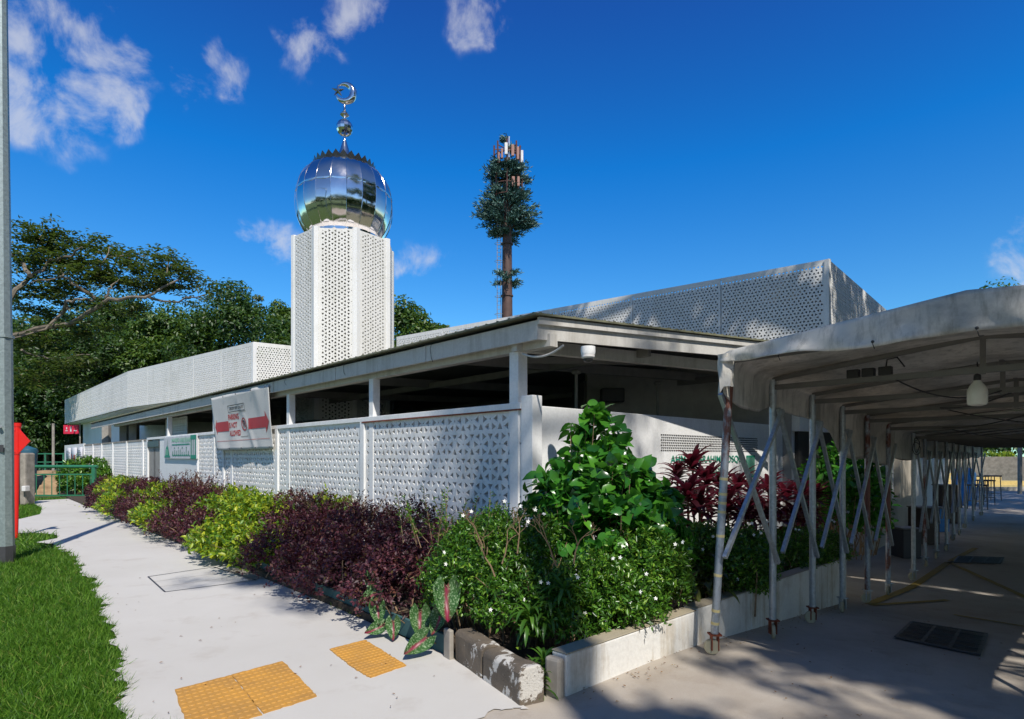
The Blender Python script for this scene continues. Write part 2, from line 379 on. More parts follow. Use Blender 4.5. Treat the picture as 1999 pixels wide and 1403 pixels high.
def m_tarp():
    m, n, b, o = newmat('mildewed_tarpaulin')
    co = objco(n); a = noise(n, 1.3, 8, 0.68, co, 0.5); s2 = noise(n, 5, 6, 0.7, objco(n, (3, 3, 0.6))); fi = noise(n, 60, 4, 0.7, co)
    c = mixc(n, (0.72, 0.69, 0.62), (0.27, 0.265, 0.23), mrange(n, a.outputs[0], 0.43, 0.66, 0, 0.85))
    c = mixc(n, c, (0.11, 0.115, 0.095), mrange(n, s2.outputs[0], 0.50, 0.76, 0, 0.7))
    c = mixc(n, c, (0.7, 0.68, 0.6), mrange(n, fi.outputs[0], 0.6, 0.8, 0, 0.3))
    n.links.new(c, b.inputs['Base Color']); b.inputs['Roughness'].default_value = 0.6; bump(n, b, a.outputs[0], 0.3, 0.03)
    t = n.nodes.new('ShaderNodeBsdfTranslucent'); n.links.new(mixc(n, c, (0.6, 0.42, 0.2), 0.4), t.inputs[0])
    mx = n.nodes.new('ShaderNodeMixShader'); mx.inputs[0].default_value = 0.18
    n.links.new(b.outputs[0], mx.inputs[1]); n.links.new(t.outputs[0], mx.inputs[2]); n.links.new(mx.outputs[0], o.inputs[0])
    return m
M['tarp'] = m_tarp()
def m_caladium():
    m, n, b, o = newmat('caladium_leaf')
    uv = n.nodes.new('ShaderNodeUVMap'); sx = n.nodes.new('ShaderNodeSeparateXYZ'); n.links.new(uv.outputs[0], sx.inputs[0])
    ab = n.nodes.new('ShaderNodeMath'); ab.operation = 'ABSOLUTE'; n.links.new(sx.outputs[0], ab.inputs[0])
    t = noise(n, 75, 3, 0.6, objco(n)); w = noise(n, 9, 4, 0.7, objco(n))
    ad_ = n.nodes.new('ShaderNodeMath'); ad_.operation = 'MULTIPLY_ADD'; ad_.inputs[1].default_value = 0.25; n.links.new(w.outputs[0], ad_.inputs[0]); n.links.new(ab.outputs[0], ad_.inputs[2])
    c = mixc(n, (0.045, 0.13, 0.03), (0.36, 0.50, 0.28), mrange(n, t.outputs[0], 0.52, 0.62, 0, 0.85))
    c = mixc(n, (0.30, 0.025, 0.07), c, mrange(n, ad_.outputs[0], 0.13, 0.24))
    n.links.new(c, b.inputs['Base Color']); b.inputs['Roughness'].default_value = 0.4
    tr = n.nodes.new('ShaderNodeBsdfTranslucent'); n.links.new(c, tr.inputs[0]); mx = n.nodes.new('ShaderNodeMixShader'); mx.inputs[0].default_value = 0.3
    n.links.new(b.outputs[0], mx.inputs[1]); n.links.new(tr.outputs[0], mx.inputs[2]); n.links.new(mx.outputs[0], o.inputs[0])
    return m
M['caladium'] = m_caladium()
G = leafmat
M['l_tree_a'] = G('leaf_tree_dark', [(0, (0.018, 0.045, 0.010)), (0.6, (0.035, 0.085, 0.016)), (1, (0.075, 0.14, 0.022))])
M['l_tree_b'] = G('leaf_tree_mid', [(0, (0.03, 0.07, 0.012)), (0.6, (0.06, 0.13, 0.018)), (1, (0.13, 0.19, 0.03))])
M['l_tree_c'] = G('leaf_tree_olive', [(0, (0.045, 0.06, 0.016)), (0.6, (0.085, 0.105, 0.025)), (1, (0.14, 0.15, 0.04))])
M['l_rain'] = G('leaf_rain_tree', [(0, (0.03, 0.05, 0.018)), (0.6, (0.06, 0.085, 0.025)), (0.9, (0.10, 0.12, 0.035)), (1, (0.17, 0.10, 0.04))])
M['l_pine'] = G('needle_plastic', [(0, (0.025, 0.07, 0.06)), (1, (0.13, 0.25, 0.21))], 0.5, 0.0)
M['l_yellow'] = G('leaf_yellow_green', [(0, (0.05, 0.13, 0.012)), (0.35, (0.10, 0.22, 0.015)), (0.7, (0.27, 0.38, 0.02)), (1, (0.50, 0.52, 0.03))], 0.4, 0.32, (0.7, 0.8, 0.05))
M['l_purple'] = G('leaf_purple', [(0, (0.026, 0.009, 0.013)), (0.5, (0.070, 0.018, 0.028)), (0.82, (0.13, 0.036, 0.046)), (0.95, (0.13, 0.055, 0.03)), (1, (0.09, 0.09, 0.02))], 0.5, 0.2, (0.4, 0.04, 0.06))
M['l_brown'] = G('leaf_bronze', [(0, (0.05, 0.03, 0.015)), (0.5, (0.11, 0.045, 0.03)), (1, (0.12, 0.10, 0.03))], 0.5, 0.2, (0.5, 0.2, 0.06))
M['l_jas'] = G('leaf_jasmine', [(0, (0.022, 0.07, 0.008)), (0.5, (0.055, 0.16, 0.016)), (0.85, (0.12, 0.28, 0.025)), (1, (0.27, 0.42, 0.05))], 0.3, 0.3)
M['l_big'] = G('leaf_glossy', [(0, (0.014, 0.07, 0.015)), (0.5, (0.035, 0.165, 0.02)), (1, (0.11, 0.32, 0.025))], 0.24, 0.32, (0.2, 0.6, 0.05), 0.6)
M['l_strap'] = G('leaf_strap', [(0, (0.03, 0.09, 0.012)), (0.6, (0.06, 0.16, 0.02)), (1, (0.13, 0.27, 0.03))], 0.35, 0.3)
M['l_cord'] = G('leaf_cordyline', [(0, (0.018, 0.007, 0.010)), (0.5, (0.035, 0.010, 0.014)), (0.84, (0.055, 0.010, 0.018)), (0.96, (0.15, 0.016, 0.045)), (1, (0.22, 0.04, 0.06))], 0.32, 0.25, (0.7, 0.05, 0.12))
M['l_cordg'] = G('leaf_cordyline_lower', [(0, (0.04, 0.035, 0.015)), (0.6, (0.075, 0.09, 0.02)), (1, (0.15, 0.17, 0.03))], 0.35, 0.25)
M['l_grass'] = G('grass_blade', [(0, (0.025, 0.08, 0.005)), (0.5, (0.07, 0.175, 0.012)), (0.85, (0.13, 0.27, 0.025)), (0.96, (0.22, 0.36, 0.05)), (1, (0.30, 0.26, 0.09))], 0.55, 0.3, (0.4, 0.7, 0.05), 0.3)
M['l_dry'] = G('dry_leaf', [(0, (0.10, 0.05, 0.02)), (0.6, (0.20, 0.09, 0.03)), (1, (0.30, 0.20, 0.08))], 0.8, 0)
# ------------------------------------------------------------------ ground sheets
def grid_sheet(name, xs, ys, fn, mat, z=0.0, keep=None):
    vs = []; fs_ = []; nx = len(xs)
    for y in ys:
        for x in xs: vs.append(fn(x, y))
    for j in range(len(ys)-1):
        for i in range(nx-1):
            if keep and not keep((xs[i]+xs[i+1])/2, (ys[j]+ys[j+1])/2): continue
            fs_.append((j*nx+i, j*nx+i+1, (j+1)*nx+i+1, (j+1)*nx+i))
    me = bpy.data.meshes.new(name); me.from_pydata(vs, [], fs_); me.update()
    o = link(name, me, mat); tag(o, kind='structure'); return o
xs = [-900, -400, -200, -100, -60]+[x*1.0 for x in range(-45, 46)]+[60, 100, 200, 400, 900]
ys = [-300, -100, -50]+[y*1.0 for y in range(-30, 71)]+[80, 100, 150, 300, 600, 1200]
grid_sheet('ground', xs, ys, lambda x, y: (x, y, gz(x, y)-0.03), M['ground'])
def duv(u, v, lift):
    p = PP+E*u+NR*v; return (p.x, p.y, gz(p.x, p.y)+lift)
grid_sheet('driveway', [x*0.5 for x in range(-20, 90)], [y*0.5 for y in range(-30, 29)], lambda u, v: duv(u, v, 0.0), M['drive'],
           keep=lambda u, v: (v > -0.5 if u > 0 else v > -1.3) or (u > 5.1 and v > -9))
PATH = [gp(*p) for p in [(255, 1420), (243, 1330), (238, 1285), (210, 1215), (205, 1180), (178, 1130), (160, 1105), (138, 1082), (118, 1072),
                         (100, 1062), (70, 1059), (112, 1051), (112, 1045), (84, 1041), (30, 1041), (-40, 1041), (-60, 1016), (40, 1013), (78, 1004), (82, 992), (62, 981), (75, 977), (150, 973), (190, 971),
                         (222, 982), (262, 996), (262, 1010), (335, 1040), (405, 1072), (500, 1118), (725, 1218), (888, 1290), (1030, 1384), (965, 1388), (870, 1440)]]
# rough, grass-eaten inner edge
PATH2 = []
for i, p in enumerate(PATH):
    q = PATH[(i+1) % len(PATH)]; n = 12 if i < 9 else (8 if i >= len(PATH)-3 else 1)
    for k in range(n):
        w = p.lerp(q, k/n)
        if n > 1 and (i or k): w = w+Vector((random.uniform(-.07, .05), random.uniform(-.05, .05), 0))*(1 if i < 9 else .35)
        PATH2.append(w)
pm = MB(); tri = geometry.tessellate_polygon([[Vector((p.x, p.y, 0)) for p in PATH2]])
pm.add([(p.x, p.y, 0.008) for p in PATH2], [tuple(t) for t in tri])
for i, f in enumerate(pm.f):
    a, b_, c = (pm.v[k] for k in f)
    if (b_-a).cross(c-a).z < 0: pm.f[i] = f[::-1]
tag(pm.build('footpath', M['path']), kind='structure')
# joints and inspection cover cut in the path
cj = MB()
def strip(mb, a, b, w, z):
    a = Vector(a); b = Vector(b); d = (b-a).normalized(); n = Vector((-d.y, d.x, 0))*w/2
    f = lambda p: (p.x, p.y, gz(p.x, p.y)+z)
    k = max(1, int((b-a).length/0.5))
    for i in range(k):
        p = a.lerp(b, i/k); q = a.lerp(b, (i+1)/k); mb.add([f(p-n), f(q-n), f(q+n), f(p+n)], [(0, 1, 2, 3)])
covq = [gp(289, 1127), gp(322, 1157), gp(500, 1134), gp(418, 1108)]
cv = thing('inspection_cover', 'rectangular concrete cover with thin dark joints set in the pale footpath', 'manhole cover', covq[0])
for i in range(4): strip(cj, covq[i], covq[(i+1) % 4], 0.018, 0.013)
cj.build('joint', M['darkgrey'], cv)
cj = MB(); strip(cj, gp(300, 1137), gp(450, 1117), 0.008, 0.013); strip(cj, gp(310, 1147), gp(470, 1126), 0.007, 0.013); cj.build('groove', M['kerbgrey'], cv)
cs = MB(); cs.add([tuple(Vector(p)+Vector((0, 0, 0.0125))) for p in [gp(440, 1114), gp(470, 1109), gp(518, 1130), gp(486, 1134)]], [(0, 3, 2, 1)]); cs.build('slab', M['kerbgrey'], cv)
jl = MB(); strip(jl, gp(130, 985), gp(262, 990), 0.02, 0.013); strip(jl, gp(1085, 1290), gp(1085, 1290)+Vector((0.1, 0, 0)), 0.01, 0.012)
tag(jl.build('path_joint', M['kerbgrey']), kind='structure')
# tactile tiles
def tile(q, nu, nv, label, joint=None):
    t = thing('tactile_tile', label, 'tactile paving', gp(*q[0]), 'yellow tactile tiles on the footpath')
    P = [gp(*p) for p in q]; mb = MB()
    edge = []
    for i in range(4):
        a, b_ = P[i], P[(i+1) % 4]
        for k in range(14):
            w = a.lerp(b_, k/14); edge.append(w+Vector((random.uniform(-.006, .006), random.uniform(-.006, .006), 0)))
    n = len(edge); mb.add([(p.x, p.y, 0.006) for p in edge]+[(p.x, p.y, 0.016) for p in edge], [tuple(range(n, 2*n)) if (P[1]-P[0]).cross(P[2]-P[1]).z > 0 else tuple(range(2*n-1, n-1, -1))]+[(i, (i+1) % n, n+(i+1) % n, n+i) for i in range(n)])
    st = mb
    def bl(u, v): return P[0].lerp(P[1], u).lerp(P[3].lerp(P[2], u), v)
    for i in range(nu):
        for j in range(nv):
            c = bl((i+.5)/nu, (j+.5)/nv)
            dx = (bl(min(1, (i+.5)/nu+.04), (j+.5)/nv)-c).normalized(); dy = Vector((-dx.y, dx.x, 0))
            a, b_ = dx*0.021, dy*0.012
            hh = Vector((0, 0, 0.0055)); c = Vector((c.x, c.y, 0.0155))
            o8 = [c+a*math.cos(k*math.pi/4)+b_*math.sin(k*math.pi/4) for k in range(8)]
            i8 = [c+hh+a*.6*math.cos(k*math.pi/4)+b_*.6*math.sin(k*math.pi/4) for k in range(8)]
            st.add(o8+i8, [(k, (k+1) % 8, 8+(k+1) % 8, 8+k) for k in range(8)]+[tuple(range(8, 16))])
    st.build('tile_slab', M['tactile'], t)
tile([(342, 1350), (452, 1321), (512, 1398), (372, 1440)], 9, 12, 'left yellow tactile tile of the larger pair, cut by the bottom edge')
tile([(453, 1320), (552, 1294), (620, 1362), (513, 1397)], 9, 12, 'right yellow tactile tile of the larger pair on the footpath')
tile([(643, 1270), (712, 1252), (757, 1279), (680, 1300)], 9, 8, 'far half of the small yellow tactile patch by the caladiums')
tile([(681, 1301), (757, 1280), (793, 1302), (722, 1326)], 9, 7, 'near half of the small yellow tactile patch by the caladiums')
# yellow lines, grates
yl = MB()
for a, b_, w in (((1697, 1180), (1852, 1098), 0.11), ((1852, 1098), (2060, 1190), 0.09), ((1700, 1182), (1850, 1172), 0.08), ((1862, 1201), (2050, 1232), 0.06), ((1855, 1096), (1905, 1070), 0.1)):
    strip(yl, gp(*a), gp(*b_), w, 0.01)
tag(yl.build('road_markings', M['yellow_line']), kind='structure')
def grate(q, label):
    t = thing('drain_grate', label, 'drain grate', gp(*q[0])); P = [gp(*p)+Vector((0, 0, .006)) for p in q]
    b = MB(); b.add([tuple(p) for p in P], [(0, 3, 2, 1)]); b.build('drain_pit', M['black'], t)
    f = MB(); n = 46
    for i in range(n+1):
        f.bar(P[0].lerp(P[1], i/n)+Vector((0, 0, .012)), P[3].lerp(P[2], i/n)+Vector((0, 0, .012)), 0.006 if i % 15 else 0.03, 0.01)
    for i in range(6): f.bar(P[0].lerp(P[3], i/5)+Vector((0, 0, .014)), P[1].lerp(P[2], i/5)+Vector((0, 0, .014)), 0.012 if i % 5 else 0.03, 0.012)
    f.build('grate_bars', M['darkgrey'], t)
grate([(1780, 1217), (1928, 1241), (1914, 1282), (1749, 1247)], 'black drain grate in the sunlit part of the driveway')
grate([(1872, 1087), (1960, 1090), (1952, 1101), (1862, 1099)], 'far dark drain grate in the shade under the canopy')

# ------------------------------------------------------------------ lattice panels
_lc = {}
def lattice_mesh(Wd, H, a=0.34, th=0.07, rot=False, margin=0.02, hs=0.25, phase=(0.5, 0.5)):
    key = (round(Wd, 3), round(H, 3), a, th, rot)
    if key in _lc: return _lc[key]
    LW, LH = (H, Wd) if rot else (Wd, H)
    ra = a*0.866025; holes = []
    def tri_(cx, cy, ang, s): return [(cx+s/math.sqrt(3)*math.cos(ang+k*2*math.pi/3), cy+s/math.sqrt(3)*math.sin(ang+k*2*math.pi/3)) for k in range(3)]
    for j in range(-1, int(LH/ra)+3):
        for i in range(-2, int(LW/a)+3):
            cx = (i+phase[0]+(j % 2)*0.5)*a; cy = (j+phase[1])*ra
            holes.append([(cx+a*0.04*math.cos(k*math.pi/3), cy+a*0.04*math.sin(k*math.pi/3)) for k in range(6)])
            for k in range(6):
                an = k*math.pi/3; holes.append(tri_(cx+a*.305*math.cos(an), cy+a*.305*math.sin(an), an+math.pi, hs*a))
            holes.append(tri_(cx+a/2, cy+ra/3, -math.pi/2, hs*a)); holes.append(tri_(cx, cy+ra*2/3, math.pi/2, hs*a))
    vs = [(0, 0), (LW, 0), (LW, LH), (0, LH)]; faces = [[0, 1, 2, 3]]
    for h in holes:
        if all(margin < x < LW-margin and margin < y < LH-margin for x, y in h):
            b = len(vs); vs += h; faces.append(list(range(b, b+len(h))))
    if rot: vs = [(y, x) for x, y in vs]
    faces = [f[::-1] for f in faces] if rot else faces
    vo, eo, fo, ov, oe, of = geometry.delaunay_2d_cdt([Vector(v) for v in vs], [], faces, 0, 1e-6)
    tris = [f for f, o in zip(fo, of) if 0 in o and len(o) == 1]
    n = len(vo); V = [(v.x, 0.0, v.y) for v in vo]+[(v.x, th, v.y) for v in vo]; F_ = []; ed = {}
    for f in tris:
        f = tuple(f); a_, b_, c = (vo[k] for k in f)
        if (b_-a_).x*(c-a_).y-(b_-a_).y*(c-a_).x < 0: f = f[::-1]
        F_.append(f); F_.append(tuple(n+k for k in f[::-1]))
        for k in range(3): ed[(f[k], f[(k+1) % 3])] = 1
    for (p, q) in ed:
        if (q, p) not in ed: F_.append((q, p, n+p, n+q))
    me = bpy.data.meshes.new('lattice_panel'); me.from_pydata(V, [], F_); me.update(); _lc[key] = me
    return me
def panel(A, B, z0, z1, a, th, parent, mat, name='lattice_panel', rot=False, inset=0.0):
    A = Vector(A[:2]); B = Vector(B[:2]); d = B-A; L = d.length
    me = lattice_mesh(L, z1-z0, a, th, rot)
    dn = d.normalized(); nrm = Vector((-dn.y, dn.x))
    p = A+nrm*inset
    return link(name, me, mat, parent, loc=(p.x, p.y, z0), rotz=math.atan2(d.y, d.x))

# ------------------------------------------------------------------ street-side lattice fence
FT = 2.15
fence = thing('lattice_fence', 'long white pierced block fence facing the footpath and hedge', 'fence', fl(0))
posts = [1019, 708.5, 541, 436.5, 385.5]
sp = [0.0]+[fs(p) for p in posts[1:]]
def post(s, z1=FT-0.07, w=0.12, nm='post', par=None):
    c = fl(s); t = Vector((-0.682, 0.731)); n = Vector((0.731, 0.682))
    A = c-t*w/2-n*0.02; B = c+t*w/2-n*0.02
    MB().wall(B, A, 0, z1, w).build(nm, M['white_wall'], par or fence, bevel=0.006)
def ww(s0, s1, off, z0, z1, th, nm, mat, par, bevel=0.0):   # wall piece between s1 (left) and s0 (right)
    MB().wall(fl(s1, off), fl(s0, off), z0, z1, th).build(nm, mat, par, bevel=bevel)
for i in range(len(sp)-1):
    a, b_ = sp[i]+0.05, sp[i+1]-0.05
    panel(fl(b_), fl(a), 0.08, FT-0.07, 0.34, 0.075, fence, M['white_lattice'], inset=0.01)
    if i: post(sp[i])
post(sp[-1])
MB().wall(fl(0.06, 0.01), fl(-0.07, 0.01), 0, 2.22, 0.15).build('corner_post', M['white_wall'], fence, bevel=0.006)
ww(0.06, sp[-1], 0.02, FT-0.07, FT, 0.16, 'coping', M['white_wall'], fence, 0.006)
ww(0.06, sp[1], 0.026, FT-0.085, FT-0.07, 0.02, 'rusty_strip', M['rust'], fence)
sg = fs(312); ww(sp[-1]+.05, sg, 0.0, 0, FT-0.07, 0.14, 'solid_panel', M['white_wall'], fence)
ww(sp[-1], fs(288), 0.02, FT-0.07, FT, 0.16, 'coping', M['white_wall'], fence, 0.006)
farp = [288, 279, 247.5, 220, 198.5, 181.5, 164]
for i in range(len(farp)-1):
    a, b_ = fs(farp[i]), fs(farp[i+1])
    me_a = 0.34
    panel(fl(b_-.05), fl(a+.05), 0.08, FT-0.1, me_a, 0.075, fence, M['white_lattice'], inset=0.01)
    post(a, FT-0.06, 0.14)
post(fs(164), FT-0.06, 0.14)
ww(fs(288), fs(164), 0.0, FT-0.1, FT-0.03, 0.1, 'coping', M['kerbgrey'], fence)
gate = thing('fence_gate', 'dark framed gate with two glass leaves between fence and green signboard', 'gate', fl(fs(300)))
s0, s1 = fs(311), fs(289)
for a, b_ in ((s0, s0-.12), (s1, s1+.12), ((s0+s1)/2-.08, (s0+s1)/2+.08)):
    MB().wall(fl(max(a, b_), -.03), fl(min(a, b_), -.03), 0, FT-0.12, 0.06).build('gate_stile', M['darkgrey'], gate)
for a, b_ in ((s0-.12, (s0+s1)/2+.08), ((s0+s1)/2-.08, s1+.12)):
    MB().wall(fl(a, -.05), fl(b_, -.05), 0.9, FT-0.3, 0.02).build('glass_pane', M['inner_wall'], gate)
    mb = MB()
    for k in range(9): mb.wall(fl(a, -.05), fl(b_, -.05), 0.08+k*.09, 0.13+k*.09, 0.02)
    mb.build('louvre', M['glass'], gate)
ww(s1, s0, -.03, FT-.3, FT-.12, .05, 'gate_head', M['darkgrey'], gate)
# the wall under the eave on the driveway side
rwall = thing('boundary_wall', 'smooth white wall with engraved name facing the driveway', 'wall', rl(0))
E1 = rs(1531)
MB().wall(rl(0.09, -0.0), rl(E1), -0.4, 2.12, 0.14).build('wall_body', M['white_wall'], rwall, bevel=0.008)
p0, p1 = rs(1533), rs(1552); MB().wall(rl(p0, .1), rl(p1, .1), -0.4, 2.35, 0.3).build('wall_pier', M['white_wall'], rwall, bevel=0.01)
p0, p1 = rs(1556), rs(1571); MB().wall(rl(p0, .05), rl(p1, .05), -0.4, 2.2, 0.3).build('wall_pier', M['white_wall'], rwall, bevel=0.01)
pl = rwall
mb = MB()
for j in range(7):
    for i in range(62):
        sa = rs(1289)+(rs(1478)-rs(1289))*(i+.2+.3*(j % 2))/62; sb = sa+0.018; z = 1.865-j*0.036
        mb.wall(rl(sa, .008), rl(sb, .008), z-0.016, z, 0.006)
mb.build('vent_slots', M['grille_dark'], rwall)

# ------------------------------------------------------------------ text helpers
def text_mesh(s, size=1.0, bold=0.0):
    c = bpy.data.curves.new('t', 'FONT'); c.body = s; c.size = size; c.offset = bold; c.align_x = 'LEFT'
    o = bpy.data.objects.new('t', c); COL.objects.link(o); bpy.context.view_layer.update()
    me = bpy.data.meshes.new_from_object(o.evaluated_get(bpy.context.evaluated_depsgraph_get()))
    bpy.data.objects.remove(o); bpy.data.curves.remove(c); return me
def on_quad(Q, polys, name, mat, parent, lift=0.006):
    """polys: list of (verts2d, faces) in 0..1 quad space; Q = TL, TR, BR, BL"""
    TL, TR, BR, BL = [Vector(q) for q in Q]; n = (TR-TL).cross(BL-TL).normalized()
    if n.dot(Vector((0, 0, EYE))-TL) < 0: n = -n
    mb = MB()
    for vs, fs_ in polys:
        P = [TL.lerp(TR, u).lerp(BL.lerp(BR, u), 1-v)+n*lift for u, v in vs]
        mb.add(P, fs_)
    return mb.build(name, mat, parent)
def rect(u0, v0, u1, v1): return ([(u0, v0), (u1, v0), (u1, v1), (u0, v1)], [(0, 1, 2, 3)])
def words(s, u0, v0, u1, v1, bold=0.0):
    me = text_mesh(s, 1.0, bold); co = np.array([v.co[:2] for v in me.vertices]); mn = co.min(0); mx = co.max(0)
    co = (co-mn)/(mx-mn); vs = [(u0+(u1-u0)*x, v0+(v1-v0)*y) for x, y in co]
    return (vs, [tuple(p.vertices) for p in me.polygons])
def subsheet(Q, nu, nv, name, mat, parent, fn=None, thick=0.004):
    TL, TR, BR, BL = [Vector(q) for q in Q]; n = (TR-TL).cross(BL-TL).normalized()
    if n.dot(Vector((0, 0, EYE))-TL) < 0: n = -n
    V = []; F_ = []
    for j in range(nv+1):
        for i in range(nu+1):
            u, v = i/nu, j/nv; p = BL.lerp(BR, u).lerp(TL.lerp(TR, u), v)
            V.append(p+n*(fn(u, v) if fn else 0))
    for j in range(nv):
        for i in range(nu): k = j*(nu+1)+i; F_.append((k, k+1, k+nu+2, k+nu+1))
    mb = MB(); mb.add(V, F_); o = mb.build(name, mat, parent, smooth=True)
    if thick: m = o.modifiers.new('s', 'SOLIDIFY'); m.thickness = thick; m.offset = -1
    return o
Qn = lambda s0, s1, z0, z1, off: [tuple(rl(s0, off))+(z1,), tuple(rl(s1, off))+(z1,), tuple(rl(s1, off))+(z0,), tuple(rl(s0, off))+(z0,)]
sa, sb = rs(1308), rs(1453)
Q = Qn(sa, sb, 1.44, 1.57, 0.004)
on_quad(Q, [words('AHMAD IBRAHIM MOSQUE', 0, 0, 1, 1, 0.012)], 'name_lettering', M['ink_green'], rwall)
Q = Qn(rs(1380), rs(1420), 1.24, 1.39, 0.004); on_quad(Q, [words('YISHUN', 0, 0, 1, 1, 0.012)], 'name_lettering', M['ink_green'], rwall)
Q = Qn(rs(1456), rs(1473), 1.2, 1.57, 0.004)
on_quad(Q, [rect(0, 0, 1, 0.06), rect(0, .94, 1, 1)]+[rect(i/7+.02, .06, i/7+.1, .94) for i in range(7)], 'emblem', M['ink_green'], rwall)

# ------------------------------------------------------------------ banner
bnr = thing('vinyl_banner', 'white vinyl banner with red arrows hung between eave and fence', 'banner', (-6, 12, 1.7))
BQ = [(-7.05, 14.04, 2.91), (-4.65, 11.48, 2.93), (-4.58, 11.52, 1.70), (-6.80, 13.88, 1.69)]
BQ = [Vector(q)+Vector((-.03, -.035, 0)) for q in BQ]
def bw(u, v): return 0.022*math.sin(5*u+1.2)*(1-v)+0.010*math.sin(17*u+6*v)*(1-v)-0.03*math.sin(math.pi*u)*math.sin(math.pi*v)+.03*math.exp(-((u-.72+.28*v)/.03)**2)*(1-v)+.02*math.exp(-((u-.9+.1*v)/.05)**2)*v+.015*abs(math.sin(u*4*math.pi))*(1-v)**4
vs_ = subsheet(BQ, 60, 20, 'vinyl_sheet', M['banner'], bnr, bw)
def banner_quad(polys, name, mat):
    TL, TR, BR, BL = BQ; n = (TR-TL).cross(BL-TL).normalized()
    if n.dot(Vector((0, 0, EYE))-TL) < 0: n = -n
    mb = MB()
    for vs, fs_ in polys:
        mb.add([BL.lerp(BR, u).lerp(TL.lerp(TR, u), v)+n*(bw(u, v)+0.006) for u, v in vs], fs_)
    mb.build(name, mat, vs_)
def outline(u0, v0, u1, v1, tu, tv): return [rect(u0, v0, u1, v0+tv), rect(u0, v1-tv, u1, v1), rect(u0, v0+tv, u0+tu, v1-tv), rect(u1-tu, v0+tv, u1, v1-tv)]
def cut(u0, v0, u1, v1, n=10):   # a strip in pieces so it follows the folds
    return [rect(u0+(u1-u0)*i/n, v0, u0+(u1-u0)*(i+1)/n, v1) for i in range(n)]
banner_quad([words('DROP OFF ONLY!', .325, .715, .565, .765, 0.02)], 'black_lettering', M['ink_black'])
banner_quad(outline(.30, .675, .59, .80, .004, .012)+cut(.475, .655, .60, .662, 3)+cut(.475, .225, .60, .232, 3), 'black_frame', M['ink_black'])
banner_quad([words('PARKING', .29, .54, .465, .64, .03), words('IS NOT', .29, .395, .425, .495, .03), words('ALLOWED', .29, .25, .475, .35, .03)], 'red_lettering', M['ink_red'])
banner_quad(cut(.065, .345, .285, .525)+[([(.03, .435), (.065, .29), (.065, .58)], [(0, 1, 2)])], 'left_arrow', M['ink_red'])
banner_quad(cut(.63, .345, .915, .525)+[([(.975, .435), (.915, .61), (.915, .26)], [(0, 1, 2)])], 'right_arrow', M['ink_red'])
ring = ([], [])
for k in range(28):
    a = 2*math.pi*k/28; ring[0].extend([(.545+.05*math.cos(a), .44+.115*math.sin(a)), (.545+.038*math.cos(a), .44+.092*math.sin(a))])
for k in range(28): a = 2*k; b_ = 2*((k+1) % 28); ring[1].append((a, b_, b_+1, a+1))
banner_quad([ring, ([(.507, .50), (.515, .51), (.583, .38), (.575, .37)], [(0, 1, 2, 3)])], 'no_parking_ring', M['ink_red'])
banner_quad([words('P', .528, .375, .562, .505, .03)], 'letter_p', M['ink_black'])
banner_quad(cut(.04, .165, .96, .172, 20), 'red_rule', M['ink_red'])
mb = MB()
for u in (.03, .27, .5, .75, .97):
    for v in (.03, .97):
        mb.ball(BQ[3].lerp(BQ[2], u).lerp(BQ[0].lerp(BQ[1], u), v)+Vector((-.02, -.02, 0)), 0.014, 8, 5)
mb.build('eyelet', M['darkgrey'], bnr)
# green signboard
sgn = thing('green_signboard', 'white and green signboard with arabic style script on the solid panel', 'signboard', (fl(fs(350)).x, fl(fs(350)).y, 1.5))
def fq(px0, px1, z0, z1, off):
    a, b_ = fl(fs(px0, off), off), fl(fs(px1, off), off)
    return [(a.x, a.y, z1), (b_.x, b_.y, z1), (b_.x, b_.y, z0), (a.x, a.y, z0)]
SQ = fq(320, 383.5, 1.49, 2.11, 0.05)
mb = MB(); mb.wall(fl(fs(320, .05), .05), fl(fs(383.5, .05), .05), 1.49, 2.11, 0.03); brd = mb.build('board', M['paper'], sgn)
on_quad(SQ, [rect(.84, 0, 1, .16), rect(.84, .82, 1, 1), rect(.85, .16, .875, .82), rect(.91, .16, .925, .82), rect(.965, .16, .99, .82)], 'green_pillar', M['ink_green'], brd)
on_quad(SQ, [([(.03, .05), (.22, .05), (.22, .12), (.03, .12)], [(0, 1, 2, 3)]), ([(.05, .12), (.20, .12), (.16, .5), (.125, .62), (.08, .5)], [(0, 1, 2, 3, 4)]),
             ([(.12, .6), (.13, .6), (.127, .92), (.123, .92)], [(0, 1, 2, 3)])], 'green_emblem', M['ink_green'], brd, 0.007)
on_quad(SQ, [rect(.10, .16, .12, .45), rect(.14, .16, .155, .42), rect(.07, .18, .08, .35)], 'emblem_stripe', M['ink_pale'], brd, 0.012)
on_quad(SQ, [words('MASJID', .27, .70, .52, .92, .03), words('AHMAD IBRAHIM', .54, .70, .83, .92, .02)], 'pale_lettering', M['ink_pale'], brd)
on_quad(SQ, [rect(.28, .60, .82, .65)], 'green_rule', M['ink_green'], brd)
rr = random.Random(3); pol = []
for k in range(9):     # calligraphic strokes
    u = .29+.06*k; h = rr.uniform(.12, .3); w = .012
    pol.append(([(u, .16), (u+w, .14), (u+w*1.8, .16+h), (u+w*.8, .18+h)], [(0, 1, 2, 3)]))
    pol.append(([(u-.01, .15), (u+.045, .10), (u+.055, .15), (u+.01, .20)], [(0, 1, 2, 3)]))
    if k % 2: pol.append(([(u+.01, .44), (u+.03, .47), (u+.02, .52), (u, .49)], [(0, 1, 2, 3)]))
on_quad(SQ, pol, 'script', M['ink_green'], brd)
